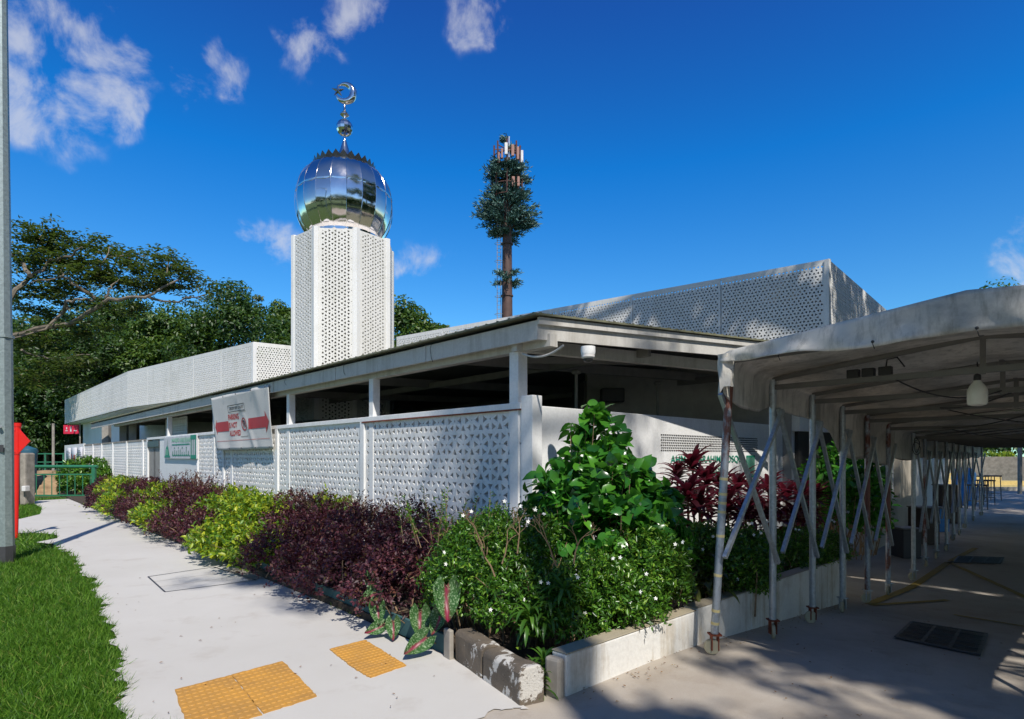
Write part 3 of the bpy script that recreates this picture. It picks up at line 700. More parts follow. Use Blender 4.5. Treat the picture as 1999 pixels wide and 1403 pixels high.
# notices at the far end
nb = thing('notice_board', 'white notice boards with red prints at the far fence end', 'notice board', (fl(fs(145)).x, fl(fs(145)).y, 0))
MB().wall(fl(fs(126), 0), fl(fs(163), 0), 0, FT+.02, 0.08).build('board', M['white_wall'], nb)
for i, (a, b_) in enumerate(((129, 138), (138.6, 150), (151, 161))):
    Qp = fq(a, b_, 1.1, 2.0, 0.03)
    pn_ = subsheet(Qp, 1, 1, 'paper_notice', M['paper'], nb)
    if i == 1: on_quad(Qp, [rect(.12, .28, .2, .62), ([(.6+.16*math.cos(k*.785), .42+.2*math.sin(k*.785)) for k in range(8)], [tuple(range(8))])], 'red_print', M['ink_red'], pn_, 0.012)
    else: on_quad(Qp, [rect(.15, .8-.1*k, .15+rr.uniform(.4, .7), .83-.1*k) for k in range(6)], 'grey_print', M['darkgrey'], pn_, 0.012)
# ------------------------------------------------------------------ the mosque building
bld = thing('mosque_building', 'low white building with pierced parapet screens behind the fence', 'building', (5, 14, 0))
EC = Vector((0.26, 6.2)); EZ = 3.01
def el(s, off=0): return Vector((EC.x-0.932*s-0.73*off, EC.y+s-0.68*off))
RD = Vector((1.43, 1.0))
def er(s, off=0): v = Vector((EC.x+RD.x*s+0.573*off, EC.y+RD.y*s-0.82*off)); return v
def ez(x, y):
    d = Vector((x, y))-EC; t = max(0, d.dot(RD.normalized())); l = max(0, d.dot(Vector((-.682, .731))))
    w = max(0.0, (t-l*0.35)); return EZ+min(0.4, 0.0425*w)
SL = 20.5; SRr = 5.2
# roof sheet with a ragged edge, then ceiling below
A, B, C_ = el(SL), el(0), er(SRr)
poly = [tuple(A), tuple(B), tuple(C_), (9.0, 14.5), (-2.0, 21.0), (A.x+3.5, A.y+2.5)]
MB().prism(poly, lambda x, y: ez(x, y)-0.035, lambda x, y: ez(x, y)-0.005).build('ceiling', M['ceiling'], bld)
poly2 = [tuple(el(SL, .06)), tuple(Vector((EC.x, EC.y))+Vector((-.02, -.10))), tuple(er(SRr, .06)), (9.0, 14.5), (-2.0, 21.0), (A.x+3.5, A.y+2.5)]
MB().prism(poly2, lambda x, y: ez(x, y)+0.0, lambda x, y: ez(x, y)+0.02).build('roof_sheet', M['roof_sheet'], bld)
mb = MB()
for i in range(150):   # corrugation ends along the two eaves
    s = i*SL/150; p = el(s, .065); mb.tube([(p.x, p.y, EZ+.022), (el(s, -.2).x, el(s, -.2).y, EZ+.026)], 0.016, 5)
for i in range(60):
    s = i*SRr/60; p = er(s, .065); q = er(s, -.2); mb.tube([(p.x, p.y, ez(p.x, p.y)+.022), (q.x, q.y, ez(q.x, q.y)+.026)], 0.015, 5)
mb.build('corrugated_edge', M['roof_sheet'], bld)
# fascia boards in lengths
FH = 0.236
cuts = [0, 1.47, 3.3, 5.15, 7.9, 11.4, 15.6, SL]
for i in range(len(cuts)-1):
    a, b_ = cuts[i]+.006, cuts[i+1]-.006
    MB().wall(el(b_), el(a if i else 0), EZ-FH, EZ-0.008, 0.03).build('fascia_board', M['fascia'], bld)
n = 6
mb = MB()
for i in range(n):
    a, b_ = er(SRr*i/n), er(SRr*(i+1)/n); d = (b_-a).normalized(); nn = Vector((-d.y, d.x))*.03
    P = [a, b_, b_+nn, a+nn]; mb.prism([tuple(p) for p in P], lambda x, y: ez(x, y)-FH, lambda x, y: ez(x, y)-0.038)
mb.build('fascia_board', M['fascia'], bld)
mb = MB()
for i in range(n):
    a, b_ = er(SRr*i/n, .035), er(SRr*(i+1)/n, .035); d = (b_-a).normalized(); nn = Vector((-d.y, d.x))*.034
    P = [a, b_, b_+nn, a+nn]; mb.prism([tuple(p) for p in P], lambda x, y: ez(x, y)-0.082, lambda x, y: ez(x, y)-0.008)
mb.build('eave_trim', M['fascia'], bld)
# eave beam in line with the columns
MB().bar((*fl(-0.25, -.06), 2.78), (*fl(17.0, -.06), 2.78), 0.12, 0.13).build('eave_beam', M['fascia'], bld)
g0, g1 = er(-0.0, -.42), er(SRr, -.42); MB().bar((g0.x, g0.y, 2.78), (g1.x, g1.y, 2.97), 0.10, 0.14).build('eave_beam', M['fascia'], bld)
for px in (1012, 731, 568, 437+20, 422, 331):
    s = fs(px, -.06); c = fl(s, -.06); w = 0.145 if px > 900 else 0.12
    MB().wall(Vector(c)+Vector((-.682, .731))*w/2-Vector((.731, .682))*w/2, Vector(c)-Vector((-.682, .731))*w/2-Vector((.731, .682))*w/2, 0, 2.72, w).build('column', M['white_wall'], bld, bevel=0.006)
# cross beams in the ceiling
for k in range(8):
    a = el(1.4+2.2*k, -.2); d = RD.normalized(); b_ = a+d*9
    MB().bar((a.x, a.y, 2.84), (b_.x, b_.y, 3.06), 0.07, 0.14).build('ceiling_beam', M['beam'], bld)
for k in range(3):
    a = er(1.1+1.9*k, -.2); b_ = a+Vector((-.682, .731))*11
    MB().bar((a.x, a.y, 2.86+.05*k), (b_.x, b_.y, 2.82), 0.06, 0.10).build('ceiling_beam', M['beam'], bld)
MB().bar((0.2, 7.6, 2.78), (5.0, 9.3, 2.98), 0.06, 0.08).build('ceiling_beam', M['beam'], bld)
# inner walls
MB().wall((1.35, 10.75), (5.15, 11.0), -.4, 3.3, .2).build('inner_wall', M['inner_wall'], bld)
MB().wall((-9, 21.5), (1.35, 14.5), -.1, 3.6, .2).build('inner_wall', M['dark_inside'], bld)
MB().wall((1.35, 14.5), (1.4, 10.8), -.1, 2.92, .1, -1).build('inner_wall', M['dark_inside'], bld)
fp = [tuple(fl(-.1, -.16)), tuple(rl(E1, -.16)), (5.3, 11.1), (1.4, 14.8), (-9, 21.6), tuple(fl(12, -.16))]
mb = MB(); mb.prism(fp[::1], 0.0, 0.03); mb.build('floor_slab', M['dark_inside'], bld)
# slender pipes and speaker on the verandah
for (px, y0, Y) in ((1125, 726, 8.2), (1284, 748, 9.8)):
    p = at(px, y0, Y); MB().tube([(p.x, p.y, 0), (p.x, p.y, p.z)], 0.022, 8).build('downpipe', M['beam'], bld); MB().ball((p.x, p.y, p.z), 0.07, 8, 6, (1, 1, .6)).build('pipe_bracket', M['beam'], bld)
# main block under the right screen
P0 = at(1617, 506, 13.6); ZT = P0.z; DL = Vector((-1.3, 1)).normalized(); DR = Vector((.906, 1)).normalized()
p0 = Vector((P0.x, P0.y)); PL = p0+DL*14.6; PR = p0+DR*13
ZB = 3.35; a = 0.25
for k in range(6):
    l0, l1 = 14.6*k/6, 14.6*(k+1)/6
    panel(p0+DL*(l1-.012), p0+DL*(l0+.012+(0.06 if k == 0 else 0)), ZB, ZT-.03, a, 0.03, bld, M['screen'], 'screen_panel')
for k in range(5):
    l0, l1 = 13*k/5, 13*(k+1)/5
    panel(p0+DR*(l0+.012+(0.06 if k == 0 else 0)), p0+DR*(l1-.012), ZB, ZT-.03, a, 0.03, bld, M['screen'], 'screen_panel')
MB().prism([tuple(p0+Vector((-.02, -.06))), tuple(p0+Vector((.06, .0))), tuple(p0+Vector((.02, .09))), tuple(p0+Vector((-.08, .02)))], ZB, ZT).build('corner_trim', M['screen'], bld)
MB().wall(PL, p0, ZT-.03, ZT+.01, .07).build('screen_capping', M['screen'], bld)
MB().wall(p0, PR, ZT-.03, ZT+.01, .07).build('screen_capping', M['screen'], bld)
i0 = p0+Vector((0.05, .45)); core = [tuple(i0), tuple(i0+DR*12.6), tuple(i0+DR*12.6+DL*14), tuple(i0+DL*14)]
MB().prism(core, ZB-.1, ZT-.05).build('dark_screen_backing', M['ceiling'], bld)  # dark mass added behind the screen so its holes read as shade
lo = p0+Vector((-.1, -1.5)); MB().prism([tuple(lo), tuple(lo+DR*13), tuple(lo+DR*13+DL*13), tuple(lo+DL*4.2), ], -.4, ZB-.12).build('lower_block', M['white_wall'], bld)
# doorway and lean-to wall along the driveway
MB().wall((5.25, 10.9), (6.6, 11.9), 2.02, 3.1, .35).build('door_lintel', M['white_wall'], bld)
MB().wall((5.3, 11.05), (6.7, 12.05), -.4, 2.02, .1).build('doorway_shade_sheet', M['black'], bld)  # flat black sheet stands in for the unlit door opening
w0, w1 = Vector((7.0, 11.8)), Vector((8.75, 13.75)); w2 = Vector((9.35, 14.4)); w3 = Vector((10.4, 15.55))
MB().wall(w0, w1, -.42, 2.6, .12).build('side_wall', M['cream_wall'], bld)
MB().wall(w1, w2, -.42, .55, .12).build('side_wall', M['cream_wall'], bld)
MB().wall(w2, w3, -.42, 2.6, .12).build('side_wall', M['cream_wall'], bld)
# left screened box
Q0 = Vector((-8.67, 20)); Q1 = Vector((-17.4, 27)); Q2 = Vector((-30.6, 40.8)); Q3 = Q0+Vector((1.38, 1)).normalized()*5.5
LZ0, LZ1 = 3.76, 5.34
def screens(A, B, n, z0, z1, a):
    for k in range(n):
        p = A.lerp(B, k/n); q = A.lerp(B, (k+1)/n); g = (q-p).normalized()*.012; panel(p+g, q-g, z0, z1, a, 0.03, bld, M['screen'], 'screen_panel')
screens(Q1, Q0+(Q1-Q0).normalized()*.07, 5, LZ0, LZ1, .25); screens(Q2, Q1, 7, LZ0, LZ1, .25); screens(Q0+(Q3-Q0).normalized()*.07, Q3, 2, LZ0, LZ1, .25)
MB().prism([tuple(Q0+Vector((-.09, .03))), tuple(Q0+Vector((.0, -.05))), tuple(Q0+Vector((.09, .04))), tuple(Q0+Vector((0, .1)))], LZ0-.02, LZ1+.02).build('corner_trim', M['white_wall'], bld)
MB().wall(Q1, Q0, LZ1, LZ1+.05, .08).build('screen_capping', M['screen'], bld)
MB().wall(Q2, Q1, LZ1, LZ1+.05, .08).build('screen_capping', M['screen'], bld)
MB().wall(Q0, Q3, LZ1, LZ1+.05, .08).build('screen_capping', M['screen'], bld)
inn = Vector((.55, .6))*.5
MB().prism([tuple(Q0+inn+Vector((0, .3))), tuple(Q3+Vector((-.3, .5))), tuple(Q3+Vector((-4, 14))), tuple(Q2+Vector((9, 3))), tuple(Q2+inn), tuple(Q1+inn)], LZ0+.06, LZ1-.5).build('dark_screen_backing', M['ceiling'], bld)  # dark filler puts shade behind the left screen holes
MB().prism([tuple(Q0+Vector((0, .1))), tuple(Q3), tuple(Q3+Vector((-4, 14))), tuple(Q2+Vector((9, 3))), tuple(Q2+Vector((.1, .1))), tuple(Q1+Vector((.05, .1)))], LZ0-.04, LZ0+.02).build('soffit', M['white_wall'], bld)
MB().wall((-28.7, 39.9), (-14.8, 25.4), 0, LZ0-.045, .2).build('white_side_wall', M['white_wall'], bld)
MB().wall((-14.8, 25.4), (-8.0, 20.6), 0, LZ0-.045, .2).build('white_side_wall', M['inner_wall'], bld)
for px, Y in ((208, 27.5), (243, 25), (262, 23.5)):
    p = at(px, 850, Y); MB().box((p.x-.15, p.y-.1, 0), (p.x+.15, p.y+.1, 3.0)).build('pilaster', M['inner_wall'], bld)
panel(fl(fs(317), -.7), fl(fs(279), -.7), 2.12, 2.80, .25, .03, bld, M['white_lattice'], 'vent_panel')

# ------------------------------------------------------------------ minaret
TC = Vector((-4.20, 14.95)); TR_ = 1.24; TZ0, TZ1 = 2.4, 6.83
tw = thing('minaret_tower', 'white octagonal tower of pierced panels behind the low eave', 'minaret', (TC.x, TC.y, 0))
va = math.atan2(-TC.y, -TC.x)
cor = []
for k in range(8):
    an = va-R(10)+R(22.5)+R(45)*k; cor.append(TC+Vector((math.cos(an), math.sin(an)))*TR_)
for k in range(8):
    a_, b_ = cor[k], cor[(k+1) % 8]; d = (b_-a_).normalized()
    panel(a_+d*.075, b_-d*.075, TZ0, TZ1, .25, .04, tw, M['screen'], 'pierced_panel', rot=True, inset=-.0)
    mb = MB(); c = a_; o_ = (c-TC).normalized(); t1 = (cor[k-1]-c).normalized()*.09; t2 = (b_-c).normalized()*.09
    mb.prism([tuple(c+o_*.03), tuple(c+t2+o_*.015), tuple(c+t2-o_*.06), tuple(c+t1-o_*.06), tuple(c+t1+o_*.015)][::1], TZ0, TZ1+.035)
    mb.build('corner_strip', M['white_wall'], tw)
mb = MB(); mb.prism([tuple(TC+(c-TC)*.80) for c in cor], 0, TZ1-.25); mb.build('dark_tower_backing', M['darkgrey'], tw)  # dark core colour stands in for shade inside the pierced tower
mb = MB(); mb.prism([tuple(TC+(c-TC)*.99) for c in cor], TZ1-.04, TZ1+.0); mb.build('top_slab', M['screen'], tw)
dome = thing('steel_dome', 'polished steel onion dome with crown of spikes, crescent and star', 'dome', (TC.x, TC.y, TZ1))
c3 = (TC.x, TC.y, 0)
prof = [(.78, 6.86), (.82, 6.93), (.96, 7.08), (1.07, 7.28), (1.145, 7.5), (1.175, 7.72), (1.175, 7.92), (1.145, 8.14), (1.08, 8.34), (.98, 8.51), (.85, 8.64), (.69, 8.74), (.5, 8.80), (.3, 8.83)]
NG = 20; SUB = 5
def cr(pts, n):
    o_ = []
    for i in range(len(pts)-1):
        p0_ = pts[max(i-1, 0)]; p1_ = pts[i]; p2_ = pts[i+1]; p3_ = pts[min(i+2, len(pts)-1)]
        for k in range(n):
            t = k/n; o_.append(tuple(.5*((2*p1_[j])+(-p0_[j]+p2_[j])*t+(2*p0_[j]-5*p1_[j]+4*p2_[j]-p3_[j])*t*t+(-p0_[j]+3*p1_[j]-3*p2_[j]+p3_[j])*t**3) for j in range(2)))
    return o_+[pts[-1]]
pr = cr(prof, 5)
rj = random.Random(5); gj = [rj.uniform(-.010, .010) for _ in range(NG)]
def rf(k, z):
    f = (k % SUB)/SUB; fl_ = math.cos(math.pi/NG)/math.cos((f-.5)*2*math.pi/NG); g_ = k//SUB; return .35+.65*fl_+gj[g_]*.9*(f-.5)+gj[(g_*7+3) % NG]*.6*math.sin(math.pi*f)*math.sin(z*5+g_*2)
MB().lathe(pr, c3, NG*SUB, rf).build('dome_shell', M['chrome'], dome, smooth=True, sharp=7.5)
mb = MB()
for g_ in range(NG):
    a_ = 2*math.pi*g_/NG; mb.tube([(TC.x+(r+.002)*math.cos(a_), TC.y+(r+.002)*math.sin(a_), z) for r, z in pr[2:-4:2]], .0085, 5)
mb.build('seam_ribs', M['chrome'], dome, smooth=True)
def band(z, r0, h, name, amp=.02):
    mb = MB(); n = NG*8; b = 0; V = []
    for k in range(n):
        a = 2*math.pi*k/n; w = abs(math.sin(a*NG/2+.0)); V += [(TC.x+r0*math.cos(a), TC.y+r0*math.sin(a), z-h-amp*w), (TC.x+(r0+.004)*math.cos(a), TC.y+(r0+.004)*math.sin(a), z+h)]
    mb.add(V, [(2*k, 2*((k+1) % n), 2*((k+1) % n)+1, 2*k+1) for k in range(n)]); o = mb.build(name, M['chrome'], dome)
    m = o.modifiers.new('s', 'SOLIDIFY'); m.thickness = .012; return o
band(8.02, 1.168, .008, 'seam_band', .03); band(6.98, .88, .02, 'lower_band', .05)
MB().lathe([(.76, 6.8), (.80, 6.82), (.82, 6.93), (.86, 6.97)], c3, 40).build('neck_ring', M['chrome'], dome, smooth=True)
mb = MB(); ns = 26
for k in range(ns):
    a0, a1 = 2*math.pi*k/ns, 2*math.pi*(k+1)/ns; am = (a0+a1)/2
    q = lambda a, r, z: (TC.x+r*math.cos(a), TC.y+r*math.sin(a), z)
    mb.add([q(a0, .715, 8.70), q(a1, .715, 8.70), q(am, .755, 8.88), q(a0, .735, 8.77), q(a1, .735, 8.77)], [(0, 1, 4, 2, 3)])
o = mb.build('spike_crown', M['dark_steel'], dome); m = o.modifiers.new('s', 'SOLIDIFY'); m.thickness = .01
MB().lathe([(.34, 8.80), (.33, 8.86), (.22, 9.0), (.12, 9.2), (.055, 9.42), (.03, 9.5), (.03, 9.58)], c3, 20).build('cone_spire', M['chrome'], dome, smooth=True, sharp=30)
fin = MB(); fin.ball((TC.x, TC.y, 9.78), .205, 14, 10); fin.build('finial_ball', M['chrome'], dome, smooth=True, sharp=10)
MB().lathe([(.02, 9.95), (.03, 10.03), (.11, 10.1), (.11, 10.12), (.03, 10.21), (.02, 10.4)], c3, 12).build('finial_disc', M['chrome'], dome, smooth=True)
# crescent: facing the viewer, thickness tapering to its horns
vx = Vector((math.cos(va+math.pi/2), math.sin(va+math.pi/2), 0)); vz = Vector((0, 0, 1)); vy = vx.cross(vz)
vx = (Vector((1, 0.15, 0))).normalized(); vy = vx.cross(vz)
cc = Vector((TC.x, TC.y, 10.66)); pts = []; rad = []
for k in range(33):
    a = R(192)+R(306)*k/32; t = k/32; pts.append(cc+(vx*math.cos(a)+vz*math.sin(a))*(.215)+vx*.0); rad.append(max(.006, .092*math.sin(math.pi*t)**.8))
MB().tube(pts, rad, 8).build('crescent', M['chrome'], dome, smooth=True, sharp=60)
sc_ = cc+vx*-.16+vz*.04; V = [sc_+vy*.035, sc_-vy*.035]
for k in range(10):
    a = R(90)+R(36)*k; r = .17 if k % 2 == 0 else .065; V.append(sc_+(vx*math.cos(a)+vz*math.sin(a))*r)
mb = MB(); mb.add(V, [(0, 2+k, 2+(k+1) % 10) for k in range(10)]+[(1, 2+(k+1) % 10, 2+k) for k in range(10)]); mb.build('star', M['chrome'], dome)

# ------------------------------------------------------------------ planter walls, kerb stone, edging
pw = thing('planter_wall', 'low white stained planter wall beside the canopy legs', 'planter wall', (PP.x, PP.y, 0))
def zt(x, y): return 0.275
def pwall(u0, u1, t, z1, zlo=-.5, v0=0.0, nm='wall_section', mat=None):
    a, b_ = PP+E*u0+NR*v0, PP+E*u1+NR*v0; mb = MB(); mb.wall(a, b_, zlo, z1, t)
    return mb.build(nm, mat or M['planter'], pw, bevel=0.012)
pwall(0.0, 1.62, .13, .27); pwall(1.625, 2.62, .13, .285); pwall(2.625, 5.2, .13, .30)
pwall(0.0, 1.62, .136, .279, .2705, .003, 'wall_top', M['planter_top']); pwall(1.625, 2.62, .136, .294, .2855, .003, 'wall_top', M['planter_top']); pwall(2.625, 5.2, .136, .309, .3005, .003, 'wall_top', M['planter_top'])
mb = MB(); a = PP+E*5.07; mb.wall(a+NR*-.14, a+NR*-1.5, -.5, .3, .13, 1); mb.build('wall_section', M['planter'], pw)
mb = MB(); a = PP+E*(-.035); mb.add([], []); 
mb.wall(PP+E*(-.07)+NR*(.004), PP+E*(-.005)+NR*(-.004), -.1, .255, .122); mb.build('broken_end', M['kerbgrey'], pw, bevel=.02)
soil = MB(); sp_ = [PP+E*.0+NR*-.13, PP+E*5.1+NR*-.13, PP+E*5.1+NR*-1.75, Vector(rl(0, .02)), Vector(fl(0, .02)), Vector(fl(24, .02)), Vector(fl(24, 1.5)), Vector((-1.1, 5.35)), Vector((-.33, 4.62)), Vector((.2, 3.95))]
soil.add([(p.x, p.y, 0.07) for p in sp_]+[(p.x, p.y, -.5) for p in sp_], [tuple(range(len(sp_)))]+[(i, (i+1) % len(sp_), len(sp_)+(i+1) % len(sp_), len(sp_)+i) for i in range(len(sp_))])
tag(soil.build('planting_bed', M['soil']), kind='structure')
# two cracked kerb blocks
kb = thing('broken_kerb', 'cracked mossy kerb block with flaking white paint at the hedge corner', 'kerb stone', gp(1035, 1382))
ka, kb_ = gp(888, 1288), gp(1012, 1381); ka.z = kb_.z = 0
dk = (kb_-ka).normalized(); nk = Vector((-dk.y, dk.x, 0)); nk = nk if nk.y > 0 else -nk
def block(t0, t1, h0, h1, w, tw_, nm):
    mb = MB(); P = []; N = 5; r_ = random.Random(int(t0*50)+2)
    for i in range(N+1):
        t = t0+(t1-t0)*i/N; c = ka.lerp(kb_, t); h = h0+(h1-h0)*i/N
        j = [Vector((r_.uniform(-.004, .004), r_.uniform(-.004, .004), r_.uniform(-.005, .005))) for _ in range(6)]
        sh_ = nk*(tw_*(i/N))
        P.append([c+sh_+j[0]+Vector((0, 0, -.02)), c+sh_+j[1]+Vector((0, 0, h-.03)), c+sh_+nk*.025+j[2]+Vector((0, 0, h)), c+sh_+nk*(w-.03)+j[3]+Vector((0, 0, h)), c+sh_+nk*w+j[4]+Vector((0, 0, h-.035)), c+sh_+nk*w+j[5]+Vector((0, 0, -.02))])
    V = [p for r in P for p in r]; F_ = [(5, 4, 3, 2, 1, 0), tuple(N*6+k for k in range(6))]
    for i in range(N):
        for k in range(6): k2 = (k+1) % 6; F_.append((i*6+k, i*6+k2, (i+1)*6+k2, (i+1)*6+k))
    mb.add(V, F_); mb.build(nm, M['kerb'], kb, bevel=.012)
block(0.0, .47, .235, .23, .17, .0, 'kerb_block'); block(.485, 1.0, .215, .235, .18, .012, 'kerb_block')
MB().wall(Vector(gp(872, 1292)[:2])+Vector((.02, .02)), Vector(gp(886, 1290)[:2])+Vector((.0, .02)), 0, .23, .1).build('end_piece', M['kerbgrey'], kb, bevel=.01)
# dark teal strip edging along the hedge
te = thing('bed_edging', 'dark teal strip edging between hedge and footpath', 'garden edging', gp(725, 1218))
epx = [(262, 1010), (335, 1040), (405, 1072), (500, 1118), (612, 1168), (725, 1218), (868, 1283)]
for i in range(len(epx)-1):
    a, b_ = gp(*epx[i])+Vector((.03, .03, 0)), gp(*epx[i+1])+Vector((.03, .03, 0)); MB().wall(a, b_, 0, .15, .03).build('edging_strip', M['teal_edge'], te)
# inner low rail in the planter
ir = thing('low_concrete_rail', 'low white concrete rail among the red cordyline behind the legs', 'rail', at(1480, 1045, 8.1))
a, b_ = at(1319, 1041, 8.56), at(1637, 1058, 7.7); a.z = b_.z = .42
MB().bar(a, b_, .12, .09).build('rail_beam', M['planter'], ir, bevel=.006)
for t in (.01, .35, .7, .985):
    p = a.lerp(b_, t); MB().box((p.x-.05, p.y-.05, -.05), (p.x+.05, p.y+.05, .375)).build('rail_post', M['planter'], ir)
# ------------------------------------------------------------------ retractable canopy
LEG = [(1.6, 4.72), (2.34, 5.36), (3.05, 6.06), (3.72, 6.72), (4.38, 7.36), (5.09, 8.08), (6.32, 9.4), (7.33, 10.6), (8.1, 11.4), (8.95, 12.3), (10.2, 13.8), (11.05, 14.75), (12.3, 16.2), (13.9, 18.0), (15.5, 19.7)]
HT = 2.32
def side(k):
    a = Vector(LEG[max(k-1, 0)]); b_ = Vector(LEG[min(k+1, len(LEG)-1)]); d = (b_-a).normalized(); return Vector((d.y, -d.x))
def make_canopy(ks, label, first):
    t = thing('retractable_canopy', label, 'canopy', (*LEG[ks[0]], 0), 'retractable canopies over the driveway')
    proto = None; cr_ = random.Random(ks[0]+11)
    for k in ks:
        L = Vector(LEG[k]); n = side(k); Rr = L+n*3.0
        for sidx, P in ((0, L), (1, Rr)):
            g = gz(P.x, P.y)
            top = g+HT; z0 = g+.17
            rusty = M['galv_rust'] if (k in (0, 4, 5, 7) and sidx == 0) else M['galv']
            lean = Vector((.0, 0, 0))
            if k == 0 and sidx == 0: lean = Vector((.128, .0, 0))
            lf = MB().tube([(P.x, P.y, z0), (P.x+lean.x, P.y+lean.y, top)], .031, 12).build('leg', rusty, t, smooth=True)
            if k == 0 and sidx == 0: tape_leg = lf
            cw = MB(); cw.box((P.x-.045, P.y-.045, z0-.012), (P.x+.045, P.y+.045, z0)); cw.box((P.x-.03, P.y-.025, z0-.13), (P.x-.022, P.y+.025, z0)); cw.box((P.x+.022, P.y-.025, z0-.13), (P.x+.03, P.y+.025, z0))
            cw.build('caster_fork', M['rust'] if k < 3 else M['galv'], lf)
            an = cr_.uniform(0, 3.1) if (k, sidx) not in ((3, 0), (5, 0)) else 2.4
            ax = Vector((math.cos(an), math.sin(an), 0)); c = Vector((P.x, P.y, g+.066))+Vector((-ax.y, ax.x, 0))*.02
            MB().tube([c-ax*.014, c+ax*.014], .062, 18).build('caster_wheel', M['caster'], lf, bevel=.006)
        g = (gz(L.x, L.y)); top = g+HT; gR = gz(Rr.x, Rr.y)+HT
        lt, rt = Vector((L.x, L.y, top)), Vector((Rr.x, Rr.y, gR)); rd = (lt+rt)/2+Vector((0, 0, .17))
        if k == 0: lt = lt+Vector((.128, .0, 0))
        dz_ = .01 if k == 0 else -.07
        MB().bar(lt+Vector((0, 0, dz_)), rt+Vector((0, 0, dz_)), .035, .045).build('tie_beam', M['tent_bar'], t)
        MB().bar(lt, rd, .03, .035).build('rafter', M['tent_bar'], t); MB().bar(rt, rd, .03, .035).build('rafter', M['tent_bar'], t)
        MB().bar(rd, (rd.x, rd.y, rd.z-(.27 if k else .14)), .035).build('king_post', M['tent_bar'], t)
    for i in range(len(ks)-1):
        k0, k1 = ks[i], ks[i+1]
        for sidx in (0, 1):
            A = Vector(LEG[k0])+side(k0)*3.0*sidx; B = Vector(LEG[k1])+side(k1)*3.0*sidx
            off = side(k0)*(.05 if sidx == 0 else -.05); A = A+off; B = B+off
            ga, gb = gz(A.x, A.y), gz(B.x, B.y)
            MB().bar((A.x, A.y, ga+2.06), (B.x, B.y, gb+.68), .032, .032).build('scissor_brace', M['galv'], t)
            o2 = off*.75
            MB().bar((A.x+o2.x, A.y+o2.y, ga+.78), (B.x+o2.x, B.y+o2.y, gb+2.04), .032, .032).build('scissor_brace', M['galv'], t)
        A = (Vector(LEG[k0])+Vector(LEG[k0])+side(k0)*3)/2; B = (Vector(LEG[k1])*2+side(k1)*3)/2
        MB().bar((A.x, A.y, gz(A.x, A.y)+HT+.18), (B.x, B.y, gz(B.x, B.y)+HT+.18), .03).build('ridge_bar', M['tent_bar'], t)
    # cover: cross-sections along the frames
    rows = []; rn = random.Random(4+ks[0])
    prof = [(-.03, -.24), (-.035, -.12), (-.03, .0), (.02, .045), (.35, .08), (.75, .12), (1.15, .16), (1.5, .195), (1.85, .16), (2.25, .12), (2.65, .08), (3.0, .045), (3.06, 0), (3.09, -.15), (3.1, -.28)]
    SEG = 6
    for i in range(len(ks)-1):
        for s_ in range(SEG+(1 if i == len(ks)-2 else 0)):
            f = s_/SEG; k0, k1 = ks[i], ks[i+1]; L = Vector(LEG[k0]).lerp(Vector(LEG[k1]), f); n = side(k0).lerp(side(k1), f).normalized()
            if first and i == 0: L = L-E*.22*(1-f)+Vector((.20, 0))*(1-f)
            sag = math.sin(math.pi*f); row = []
            if not first and i == 0: L = L-E*1.3*(1-f)
            if first and i == len(ks)-2: L = L+E*.45*f*f
            for j, (w, h) in enumerate(prof):
                P = L+n*w; g = gz(L.x, L.y)
                hh = h-(.05*sag if 3 < j < 11 else .012*sag)
                if j <= 1: hh = h-(.0 if j else .05)*sag-rn.uniform(0, .012)*(j == 0); 
                if j == 0:
                    uu = i+f
                    if first: hh -= {0: .05, 1: -.03, 2: .0}.get(i, .30 if i >= 3 else 0)*1.0 if i != 2 else .30*sst(.55, 1, f)
                    else: hh -= .15
                q = Vector((P.x, P.y, g+HT+hh)); q += Vector((n.x, n.y, 0))*rn.uniform(-.012, .012)*(1 if j in (0, 1) else .2)+Vector((0, 0, rn.uniform(-.006, .006)))
                row.append(q)
            rows.append(row)
    mb = MB(); m_ = len(prof)
    mb.add([p for r in rows for p in r], [(i*m_+j, i*m_+j+1, (i+1)*m_+j+1, (i+1)*m_+j) for i in range(len(rows)-1) for j in range(m_-1)])
    o = mb.build('tarpaulin_cover', M['tarp'], t, smooth=True, sharp=60); md = o.modifiers.new('s', 'SOLIDIFY'); md.thickness = .003
    ms = o.modifiers.new('sub', 'SUBSURF'); ms.levels = 1; ms.render_levels = 1
    if first:
        L = Vector(LEG[0])-E*.23+Vector((.20, 0)); n = side(0); V = []; nu = 60; nv = 8
        for jv in range(nv+1):
            v = jv/nv
            for iu in range(nu+1):
                w = -.02+3.14*iu/nu
                hh = .05+.155*(1-abs(w-1.5)/1.5) if 0 <= w <= 3 else .03
                zt_ = HT+hh-.005; zb = HT-.055+.015*math.cos(w*4.2)+.03*math.exp(-((w-.55)/.25)**2)
                wr = .03*math.sin(w*9+v*3)*v*math.exp(-w*1.2)+.014*math.sin(w*21-v*5)*v+.02*v*math.sin(w*3.1)
                P = L+n*w-E*(.004+wr*1.0+.02*v)
                V.append((P.x, P.y, gz(L.x, L.y)+zt_+(zb-zt_)*v))
        mb = MB(); mb.add(V, [(j*(nu+1)+i, j*(nu+1)+i+1, (j+1)*(nu+1)+i+1, (j+1)*(nu+1)+i) for j in range(nv) for i in range(nu)])
        o = mb.build('front_valance', M['tarp'], t, smooth=True, sharp=60); md = o.modifiers.new('s', 'SOLIDIFY'); md.thickness = .004
        for w_ in (.42, 1.02, 1.55, 2.1):
            P = L+n*w_-E*.03; zz = gz(L.x, L.y)+HT-.03; kt = MB(); kt.ball((P.x, P.y, zz), .010, 8, 5); kt.tube([(P.x, P.y, zz), (P.x-.004, P.y-.01, zz-.02), (P.x+.012, P.y, zz-.045)], .0028, 5); kt.build('tie_knot', M['black'], t)
